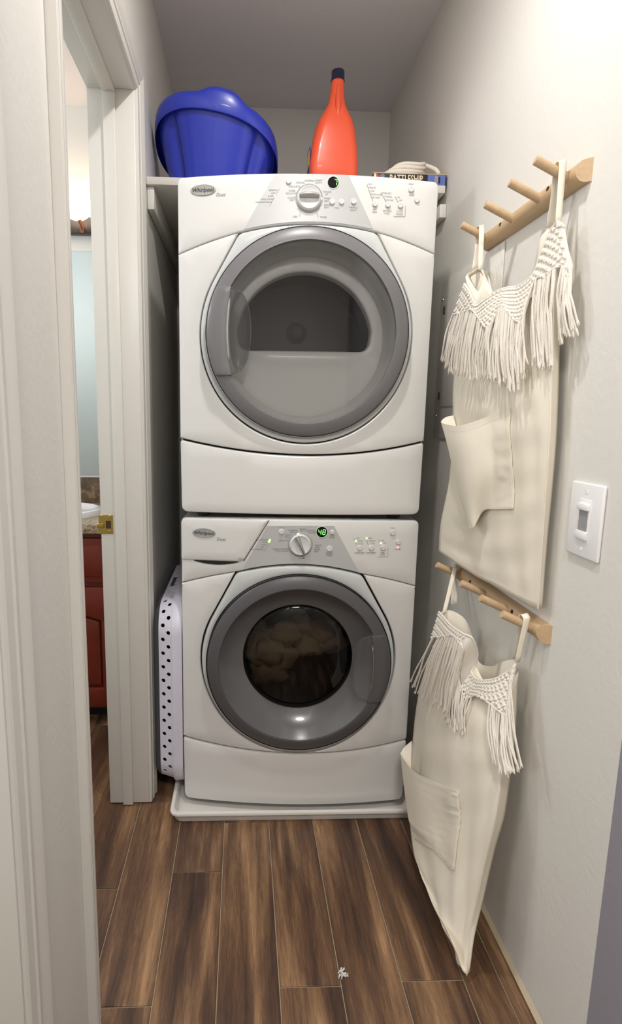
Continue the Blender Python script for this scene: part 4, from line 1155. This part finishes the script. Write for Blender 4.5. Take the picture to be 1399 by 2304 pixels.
def cotton_bag(label, D, hem, back_top, back_bottom, straps, nstr, seed, skips, tufts, flat):
    base = np.array([XR, -0.35, float(np.min([q[2] for r in D['front'] for q in r]))])
    t = thing('cotton_bag', label, 'bag', tuple(base), 0.0)
    S_ = lambda q: np.asarray(q, float)-base
    fr = surf([S_(r) for r in D['front']], 56, 44)
    rg = np.random.default_rng(seed)
    # soft wrinkles in the cloth
    i, j = np.meshgrid(np.arange(56), np.arange(44), indexing='ij')
    wr = 0.0016*np.sin(0.33*i+0.25*j+seed)+0.0012*np.sin(0.55*j-0.18*i+2*seed)+0.0009*np.sin(0.9*i+0.1*j)
    edge = np.clip(np.minimum(j, 43-j)/6, 0, 1)*np.clip(np.minimum(i, 55-i)/5+0.3, 0, 1)
    fr[..., 0] += wr*edge
    solid(MB().grid(fr).build('front_panel', MT['canvas'], t, smooth=180))
    g = np.array([S_(r) for r in D['gusset']])
    gl = cr(g[:, 0], 40); gr_ = cr(g[:, 1], 40)
    G = [[a*(1-k/5)+b*(k/5)+np.array([-0.003*math.sin(PI*k/5), -0.002*math.sin(PI*k/5), 0]) for k in range(6)] for a, b in zip(gl, gr_)]
    solid(MB().grid(G).build('side_fold', MT['canvas'], t, smooth=180))
    seam = MB(); seam.tube(gl+np.array([-0.0008, -0.0008, 0]), 0.0011, 6); seam.build('seam', MT['canvas'], t, smooth=True)
    bt = cr(S_(back_top), 30); bb_ = cr(S_(back_bottom), 30)
    G = [[a*(1-k/17)+b*(k/17) for a, b in zip(bt, bb_)] for k in range(18)]
    solid(MB().grid(G).build('back_panel', MT['canvas'], t, smooth=180))
    for h in hem:
        solid(MB().grid(h-base).build('hem', MT['canvas'], t, smooth=180))
    # knotted band
    nb = 60
    top = cr(S_(D['top']), nb); st = cr(S_(D['starts']), nb)
    band = [[a*(1-k/7)+b*(k/7)+np.array([0.002*math.sin(PI*k/7)*-1, 0, 0]) for a, b in zip(top, st)] for k in range(8)]
    bd = solid(MB().grid(band).build('macrame_band', MT['cord'], t, smooth=180), 0.002)
    km = MB()
    knots_on(km, top, st, 0.0108, 0.0098, 0.0100, OUT, skips, seed)
    stuff(km.build('knots', MT['cord'], bd, smooth=60, fix=False))
    MB().tube(top+np.array([-0.002, 0, 0.001]), 0.0027, 6).build('edge_cord', MT['cord'], bd, smooth=True)
    MB().tube(st+np.array([-0.003, 0, 0.001]), 0.0022, 6).build('edge_cord', MT['cord'], bd, smooth=True)
    fm = MB()
    fringe(fm, S_(D['starts'])+np.array([-0.003, 0, 0]), S_(D['ends'])+np.array([-0.004, 0, 0]), nstr, 0.0019, seed, weight=tufts)
    stuff(fm.build('fringe', MT['cord'], t, smooth=60, fix=False))
    # patch pocket, standing open at its left end
    rows_ = []
    c0 = S_(D['curl']); p00 = np.array(S_(D['pocket'][0])[0])
    for k, r in enumerate(D['pocket']):
        q = np.array(S_(r)); fade = 1-0.25*k
        rows_.append(np.vstack([q[0]+(c0-p00)*np.array([1, 1, fade]) if k else c0, q]))
    pk = surf(rows_, 30, 44)
    # lay the sewn-on side and foot of the pocket on the cloth behind it
    fl = fr.reshape(-1, 3)
    for a in range(30):
        for b in range(12, 44):
            q = pk[a, b]
            xf = fl[np.argmin((fl[:, 1]-q[1])**2+(fl[:, 2]-q[2])**2), 0]-0.0028
            ws = min(1, max(0, (b/43-flat[0])/(1-flat[0]))); wt = min(1, max(0, (a/29-flat[1])/(1-flat[1]))) if flat[1] < 1 else 0
            w_ = max(ws*ws*(3-2*ws), wt*wt*(3-2*wt) if b > 8 else 0)
            pk[a, b, 0] = min(q[0]*(1-w_)+xf*w_, xf)
    po = solid(MB().grid(pk).build('pocket', MT['canvas'], t, smooth=180))
    hemw = np.array([pk[0], pk[0]*0.5+pk[1]*0.5, pk[1], pk[2]])+np.array([-0.0009, 0, 0])
    MB().grid(hemw).build('pocket_hem', MT['canvas'], po, smooth=180)
    MB().tube(pk[:, -1]+np.array([-0.0010, 0.0012, 0]), 0.0006, 4).build('stitching', MT['canvas'], po, smooth=True)
    MB().tube(pk[-1]+np.array([-0.0010, 0, 0.0012]), 0.0006, 4).build('stitching', MT['canvas'], po, smooth=True)
    for sidx, (ap, pg) in enumerate(straps):
        strap_loop('strap', ap, pg, t, base, 0.1)
    return t

def closed(P, n=32):
    P = np.array(P); k = len(P)
    return cr(np.vstack([P[-2:], P, P[:3]]), (k+4)*8+1)[16:16+k*8+1]
upper_hem = [np.array([closed(r) for r in HEM])]
cotton_bag('long cream canvas bag with macrame band and fringe, hanging from the upper peg rail', UB, upper_hem,
           [(0.381, -0.150, 1.52), (0.399, -0.176, 1.537), (0.407, -0.215, 1.515), (0.409, -0.255, 1.458), (0.411, -0.33, 1.43), (0.411, -0.40, 1.43), (0.409, -0.437, 1.478), (0.404, -0.458, 1.526), (0.398, -0.52, 1.532)],
           [(0.408, -0.118, 0.825), (0.412, -0.17, 0.820), (0.414, -0.22, 0.819), (0.415, -0.28, 0.818), (0.416, -0.34, 0.818), (0.416, -0.40, 0.818), (0.416, -0.46, 0.818), (0.416, -0.51, 0.818), (0.416, -0.564, 0.818)],
           [(((0.369, -0.262, 1.516), (0.385, -0.19, 1.530)), (0.392, -0.185, 1.6235)), (((0.385, -0.556, 1.518), (0.400, -0.500, 1.532)), (0.392, -0.530, 1.6235))],
           118, 3, lambda f, d: f > 0.955, lambda t: 0.25 if (8.9 < t < 9.9 or 12.2 < t < 12.8) else 1.0, (0.62, 1))
cotton_bag('cream canvas bag hanging from the lower peg rail with its tip on the floor', LB, [],
           LB['backrim'],
           [(0.302, -0.24, 0.10), (0.302, -0.30, 0.10), (0.306, -0.36, 0.10), (0.310, -0.42, 0.10), (0.316, -0.46, 0.10), (0.322, -0.50, 0.10), (0.328, -0.53, 0.11), (0.330, -0.55, 0.12), (0.333, -0.56, 0.13), (0.336, -0.565, 0.15)],
           [(((0.335, -0.272, 0.706), (0.385, -0.205, 0.706)), (0.392, -0.165, 0.7895)), (((0.384, -0.553, 0.700), (0.402, -0.515, 0.692)), (0.392, -0.549, 0.7895))],
           92, 5, lambda f, d: 0.37 < f < 0.60, lambda t: 0.12 if 9.6 < t < 11.0 else (0.85 if t < 4 else 1.0), (0.40, 0.75))

# ================================================================== light switch
sw = thing('light_switch', 'white dimmer light switch with cover plate on the right wall', 'light switch', (XR, -0.6610, 1.0085))
MB().box(-0.0065, -0.0003, -0.0470, 0.0470, -0.0650, 0.0650).build('cover_plate', MT['plate'], sw, smooth=True, bevel=0.004, seg=3)
MB().box(-0.0078, -0.0060, -0.0170, 0.0170, -0.0370, 0.0370).build('frame', MT['plate'], sw, smooth=True, bevel=0.0012)
MB().box(-0.0083, -0.0070, -0.0125, 0.0125, -0.0180, 0.0180).build('slot', mat('switch_slot', srgb(150, 150, 152), 0.5), sw)
MB().box(-0.0125, -0.0070, -0.0160, 0.0160, 0.0180, 0.0300).build('slider', MT['plate'], sw, smooth=True, bevel=0.002)
MB().box(-0.0115, -0.0070, -0.0160, 0.0160, -0.0330, -0.0180).build('toggle', MT['plate'], sw, smooth=True, bevel=0.002)
for zz in (-0.0500, 0.0500):
    MB().lathe([(0.0036, -0.0062), (0.0032, -0.0074), (0.0, -0.0070)], (0, 0, zz), 14, 'x').build('screw', MT['plate'], sw, smooth=True)

# ================================================================== breaker panel cover on the right wall, beside the dryer
ep = thing('electrical_panel', 'white painted breaker panel cover on the wall beside the dryer', 'electrical panel', (XR, -0.045, 1.355))
MB().box(-0.004, -0.0003, -0.205, 0.205, -0.232, 0.226).build('cover', MT['wall'], ep, smooth=True, bevel=0.0025)
dp = MB().box(-0.0062, -0.0041, -0.175, 0.175, -0.139, 0.166).build('door', MT['wall'], ep, smooth=True, bevel=0.0015)
for zz in (0.140, -0.107):
    MB().box(-0.0095, -0.0060, 0.1600, 0.1690, zz-0.011, zz+0.011).build('latch', MT['rubber'], dp, smooth=True, bevel=0.001)
for yy, zz in ((0.19, 0.175), (0.19, -0.165)):
    MB().lathe([(0.005, -0.004), (0.0045, -0.0058), (0.0, -0.0056)], (0, yy, zz), 12, 'x').build('screw', MT['chrome'], ep, smooth=True)

# ================================================================== folded laundry basket on its edge
lb = thing('laundry_basket', 'white perforated laundry basket with grey base standing on edge beside the washer', 'laundry basket', (-0.385, 0.0, 0.04))
# local frame: x = depth of the basket (base at the left), loop in y-z
def loop(y0, y1, z0, z1, r, n=10):
    P = []; 
    for cy_, cz_, a0 in ((y1-r, z0+r, -PI/2), (y1-r, z1-r, 0), (y0+r, z1-r, PI/2), (y0+r, z0+r, PI)):
        for k in range(n+1): P.append((cy_+r*math.cos(a0+PI/2*k/n), cz_+r*math.sin(a0+PI/2*k/n)))
    return np.array(P)
BY0, BY1, BZ0, BZ1, BR = -0.004, 0.56, 0.010, 0.590, 0.085
LP = loop(BY0, BY1, BZ0, BZ1, BR, 14)
LPd = np.vstack([LP, LP[:1]])
sl_ = np.concatenate([[0], np.cumsum(np.linalg.norm(np.diff(LPd, axis=0), axis=1))])
LT = sl_[-1]
cen_l = np.array([(BY0+BY1)/2, (BZ0+BZ1)/2])
def onloop(s, ins=0.0):
    s = s % LT
    i = min(np.searchsorted(sl_, s, side='right')-1, len(LPd)-2)
    u = (s-sl_[i])/max(sl_[i+1]-sl_[i], 1e-9)
    p = LPd[i]*(1-u)+LPd[i+1]*u
    tg = LPd[i+1]-LPd[i]; tg = tg/max(np.linalg.norm(tg), 1e-9)
    return p-np.array([tg[1], -tg[0]])*ins
# perforated band as a flat strip (s, x) with punched holes, wrapped round the loop
bandw0, bandw1 = -0.026, 0.015
holes = []
ns = int(LT/0.0425)
for k in range(ns):
    for col, off in ((-0.0130, 0.0), (0.0035, 0.5)):
        sc_ = (k+0.5+off)*LT/ns
        if sc_ > LT-0.01: continue
        holes.append((sc_, col))
pts = []; edges = []; 
def addloop(P_):
    n0 = len(pts); pts.extend([tuple(q) for q in P_]); edges.extend([(n0+i, n0+(i+1) % len(P_)) for i in range(len(P_))])
addloop(densify([(0, bandw0), (LT, bandw0), (LT, bandw1), (0, bandw1)], 0.010))
hl = []
for (a, b) in holes:
    P_ = [(a+0.0060*math.cos(q), b+0.0060*math.sin(q)) for q in np.linspace(0, 2*PI, 12, endpoint=False)]
    addloop(P_); hl.append((a, b))
r_ = delaunay_2d_cdt([Vector(q) for q in pts], edges, [], 0, 1e-7)
V2 = np.array([tuple(q) for q in r_[0]])
H_ = np.array(hl)
T_ = []
for tri in r_[2]:
    c_ = V2[list(tri)].mean(0)
    if np.min(np.hypot(H_[:, 0]-c_[0], H_[:, 1]-c_[1])) < 0.0057: continue
    T_.append(tuple(tri))
v3 = []
for s, x in V2:
    q = onloop(min(s, LT-1e-6), 0.012*(0.5-(x-bandw0)/(bandw1-bandw0)))
    v3.append((x, q[0], q[1]))
bo = MB().add(v3, T_).build('perforated_wall', MT['basket'], lb, smooth=False, fix=False)
sm = bo.modifiers.new('thickness', 'SOLIDIFY'); sm.thickness = 0.0022; sm.offset = 0
# rim on the right
rm = MB(); n = len(LP)
prof = [(0.013, 0.0), (0.013, -0.011), (0.016, -0.013), (0.039, -0.012), (0.0435, -0.009), (0.0435, 0.004), (0.038, 0.004), (0.038, -0.006), (0.018, -0.007), (0.016, 0.0)]
v = []; f = []
tgs = np.roll(LP, -1, 0)-np.roll(LP, 1, 0); tgs /= np.linalg.norm(tgs, axis=1)[:, None]
nrm = np.stack([tgs[:, 1], -tgs[:, 0]], 1)
for i in range(n):
    for x, o in prof:
        q = LP[i]-nrm[i]*o
        v.append((x, q[0], q[1]))
m_ = len(prof)
for i in range(n):
    for k in range(m_):
        f.append((i*m_+k, i*m_+(k+1) % m_, ((i+1) % n)*m_+(k+1) % m_, ((i+1) % n)*m_+k))
rm.add(v, f); rm.build('rim', MT['basket'], lb, smooth=50)
# grey collapsible wall and base
gm = MB()
prof = [(-0.0255, 0.008), (-0.029, 0.004), (-0.036, 0.010), (-0.043, 0.020), (-0.045, 0.05)]
v = []; f = []
for i in range(n):
    for x, o in prof:
        q = LP[i]-nrm[i]*o; v.append((x, q[0], q[1]))
m_ = len(prof)
for i in range(n):
    for k in range(m_-1):
        f.append((i*m_+k, i*m_+k+1, ((i+1) % n)*m_+k+1, ((i+1) % n)*m_+k))
f.append(tuple(i*m_+m_-1 for i in range(n)))
gm.add(v, f); gm.build('rubber_base', MT['rubber'], lb, smooth=50)
# grip slot frame in the upper side
gp_ = MB(); gp_.box(-0.016, 0.008, 0.20, 0.30, BZ1-0.0015, BZ1+0.0018); gp_.build('grip', MT['rubber'], lb, smooth=True, bevel=0.001)

# ================================================================== on the shelf: blue tub
tub = thing('plastic_tub', 'blue plastic tub with a flared rim on the wall shelf', 'tub', (-0.252, 0.31, SZ))
RX, RY = 0.186, 0.155
def rimz(x, y): return 0.152-0.17*x-0.42*y
def ell(a, k=1.0, ax=RX, ay=RY):
    e = 0.86
    c, s = math.cos(a), math.sin(a)
    return (ax*k*math.copysign(abs(c)**e, c), ay*k*math.copysign(abs(s)**e, s))
NA = 96
def tubring(fr, kx):
    """fr 0 = base, 1 = under the rim"""
    R_ = []
    for k in range(NA):
        a = 2*PI*k/NA
        bx_, by_ = ell(a, 1.0, 0.128, 0.095); bx_ += -0.004
        tx, ty = ell(a, kx)
        # pleats of the wall, front left and front right
        pl = 0
        for a0, wd, dp_ in ((math.radians(222), 0.16, 0.020), (math.radians(318), 0.16, 0.020), (math.radians(40), 0.16, 0.02), (math.radians(140), 0.16, 0.02)):
            d = (a-a0+PI) % (2*PI)-PI
            pl += dp_*math.exp(-(d/wd)**2)
        x = bx_+(tx-bx_)*fr; y = by_+(ty-by_)*fr
        L_ = math.hypot(x, y); x *= (L_-pl*min(1, fr*2+0.5)*(1-fr**5))/L_; y *= (L_-pl*min(1, fr*2+0.5)*(1-fr**5))/L_
        z = 0.003+(rimz(tx, ty)-0.012)*fr
        z = max(z, 0.003)
        R_.append((x, y, z))
    return R_
rings = [tubring(q, 0.95) for q in (0.0, 0.05, 0.2, 0.35, 0.5, 0.65, 0.8, 0.92, 1.0)]
v = [q for r in rings for q in r]; f = []
for i in range(len(rings)-1):
    for k in range(NA): f.append((i*NA+k, i*NA+(k+1) % NA, (i+1)*NA+(k+1) % NA, (i+1)*NA+k))
f.append(tuple(range(NA-1, -1, -1)))
o = MB().add(v, f).build('body', MT['blue'], tub, smooth=50)
solid(o, 0.0025)
rr = []
for (k_, dz) in ((0.935, -0.020), (0.945, -0.002), (0.965, 0.004), (0.99, 0.000), (1.0, -0.012), (1.004, -0.040), (0.998, -0.042), (0.992, -0.036)):
    row = []
    for k in range(NA):
        a = 2*PI*k/NA
        x, y = ell(a, k_)
        d = (a-math.radians(277)+PI) % (2*PI)-PI
        hump = 0.020*math.exp(-(d/0.24)**4) if dz > -0.03 else 0
        row.append((x, y, rimz(x, y)+dz+hump))
    rr.append(row)
v = [q for r in rr for q in r]; f = []
for i in range(len(rr)-1):
    for k in range(NA): f.append((i*NA+k, i*NA+(k+1) % NA, (i+1)*NA+(k+1) % NA, (i+1)*NA+k))
solid(MB().add(v, f).build('rim', MT['blue'], tub, smooth=60), 0.002)

# ================================================================== on the shelf: detergent bottle
bt = thing('detergent_bottle', 'orange detergent bottle with a dark cap on the wall shelf', 'bottle', (0.100, 0.265, SZ), 0.0)
def rsec(hx, hy, r, n=8):
    P = []
    for cx_, cy_, a0 in ((hx-r, -hy+r, -PI/2), (hx-r, hy-r, 0), (-hx+r, hy-r, PI/2), (-hx+r, -hy+r, PI)):
        for k in range(n+1): P.append((cx_+r*math.cos(a0+PI/2*k/n), cy_+r*math.sin(a0+PI/2*k/n)))
    return P
lev = [(0.0, 0.068, 0.045, 0.02, 0.0), (0.004, 0.0735, 0.05, 0.022, 0.0), (0.08, 0.0725, 0.05, 0.024, 0.0), (0.125, 0.0680, 0.05, 0.026, 0.0), (0.17, 0.0610, 0.048, 0.03, 0.0015), (0.20, 0.0520, 0.045, 0.03, 0.003), (0.222, 0.0400, 0.040, 0.028, 0.004), (0.245, 0.0275, 0.032, 0.022, 0.005), (0.27, 0.0225, 0.026, 0.02, 0.006), (0.305, 0.0195, 0.022, 0.019, 0.0075), (0.318, 0.0185, 0.0185, 0.018, 0.008)]
v = []; f = []; nn = None
for z, hx, hy, r, dx in lev:
    s = rsec(hx, hy, min(r, hx-0.001, hy-0.001)); nn = len(s)
    v += [(x+dx, y, z) for x, y in s]
for i in range(len(lev)-1):
    for k in range(nn): f.append((i*nn+k, i*nn+(k+1) % nn, (i+1)*nn+(k+1) % nn, (i+1)*nn+k))
f += [tuple(range(nn-1, -1, -1)), tuple(range((len(lev)-1)*nn, len(lev)*nn))]
MB().add(v, f).build('body', MT['orange'], bt, smooth=60)
# moulded grip ridge over the shoulder
rg_ = MB(); rg_.tube([(0.005, -0.040, 0.205), (0.006, -0.036, 0.232), (0.0065, -0.027, 0.262), (0.0075, -0.0215, 0.30)], [0.003, 0.009, 0.009, 0.004], 12)
rg_.build('grip', MT['orange'], bt, smooth=True)
MB().lathe([(0.0, 0.345), (0.0175, 0.345), (0.0192, 0.3425), (0.0192, 0.322), (0.0205, 0.320), (0.0205, 0.316), (0.0, 0.316)], (0.008, 0, 0), 28, 'z').build('cap', MT['navy'], bt, smooth=40)
lbm = MB(); lbm.box(-0.0746, -0.0715, -0.030, 0.030, 0.03, 0.125); lbo = lbm.build('label', MT['lblue'], bt, smooth=True, bevel=0.001)
lbo['label'] = 'blue and yellow printed label on the side'
MB().box(-0.0752, -0.0745, -0.026, 0.026, 0.075, 0.115).build('print', MT['yellow'], lbo)

# ================================================================== on the shelf: board game box
gb = thing('board_game', 'dark boxed naval board game lying on the shelf under the folded rope', 'board game', (0.316, 0.265, SZ))
gx, gy, gh = 0.108, 0.088, 0.036
MB().box(-gx, gx, -gy, gy, 0.0005, gh).build('box', MT['boxblack'], gb, smooth=True, bevel=0.001)
MB().box(-gx-0.0006, gx+0.0006, -gy-0.0006, gy+0.0006, gh-0.0016, gh+0.0008).build('lid_edge', MT['boxedge'], gb)
fy = -gy-0.0008
def flat(name, x0, x1, z0, z1, m, dy=0.0):
    return MB().box(x0, x1, fy-dy-0.0004, fy-dy+0.0006, z0, z1).build(name, m, gb)
flat('edge_print', -gx+0.001, -gx+0.008, 0.004, 0.033, MT['boxcream'])
for ch, x, mm in (('M', -gx+0.016, MT['boxred']), ('B', -gx+0.028, MT['boxlb'])):
    V_, F_ = text2d(ch, 0.020, 0.02)
    MB().add([(x+a, fy-0.001, 0.023+b) for a, b in V_], F_).build('logo_letter', mm, gb, fix=False)
V_, F_ = text2d('BATTLESHIP', 0.0235, 0.018)
V_ = V_*np.array([0.78, 1.15])
MB().add([(-0.012+a, fy-0.001, 0.0205+b) for a, b in V_], F_).build('lettering', MT['boxcream'], gb, fix=False)
pic = flat('picture', 0.052, gx-0.004, 0.003, 0.0335, MT['boxblue'])
MB().add([(0.072, fy-0.0012, 0.010), (0.083, fy-0.0012, 0.013), (0.083, fy-0.0012, 0.030), (0.072, fy-0.0012, 0.032)], [(0, 1, 2, 3)]).build('ship_tower', MT['boxgrey'], pic, fix=False)
MB().add([(0.083, fy-0.0011, 0.013), (0.089, fy-0.0011, 0.010), (0.089, fy-0.0011, 0.027), (0.083, fy-0.0011, 0.030)], [(0, 1, 2, 3)]).build('ship_shadow', MT['navy'], pic, fix=False)

# ================================================================== folded cotton rope on the box
rp = MB()
rgd = random.Random(11)
path = []
for lay in range(4):
    for q in range(3):
        qq = q if lay % 2 == 0 else 2-q
        hx = 0.078-0.009*lay-0.004*qq; hy = 0.050-0.0135*qq
        ox = 0.305+0.006*lay+rgd.uniform(-0.004, 0.004); oy = 0.26+rgd.uniform(-0.003, 0.003)
        ph = rgd.uniform(0, 6)
        for k in range(40):
            a = 2*PI*k/40
            x = hx*math.copysign(abs(math.cos(a))**0.7, math.cos(a)); y = hy*math.copysign(abs(math.sin(a))**0.8, math.sin(a))
            zz = SZ+gh+0.0085+lay*0.0105+0.012*max(0, x/hx)**3*(lay >= 1)-0.003*max(0, -x/hx)**2*lay+0.0018*math.sin(3*a+ph)
            path.append((ox+x, oy+y, zz))
path += [tuple(p) for p in cr([path[-1], (0.384, 0.225, SZ+gh+0.040), (0.398, 0.200, SZ+gh+0.022), (0.408, 0.198, SZ+gh+0.0075)], 10)[1:]]
pa = np.array(path); pa[1:-1] = (pa[:-2]+2*pa[1:-1]+pa[2:])/4
rp.tube(pa, 0.0060, 8)
tag(rp.build('cotton_rope', MT['cord'], smooth=180), 'cream cotton rope folded in loops on the board game box', 'rope')

# ================================================================== lint on the floor
lt = MB()
rgl = random.Random(4)
for k in range(14):
    a = rgl.uniform(0, 2*PI); r = rgl.uniform(0.001, 0.006)
    p0 = (0.054+r*math.cos(a), -0.572+r*math.sin(a), 0.0016)
    lt.tube([p0, (p0[0]+rgl.uniform(-0.006, 0.006), p0[1]+rgl.uniform(-0.006, 0.006), 0.004+rgl.uniform(0, 0.003)), (p0[0]+rgl.uniform(-0.008, 0.008), p0[1]+rgl.uniform(-0.008, 0.008), 0.0016)], [0.0010, 0.0022, 0.0008], 5)
tag(lt.build('lint', MT['lint'], smooth=True), 'tiny white scrap of lint on the floor planks in front of the washer', 'lint')
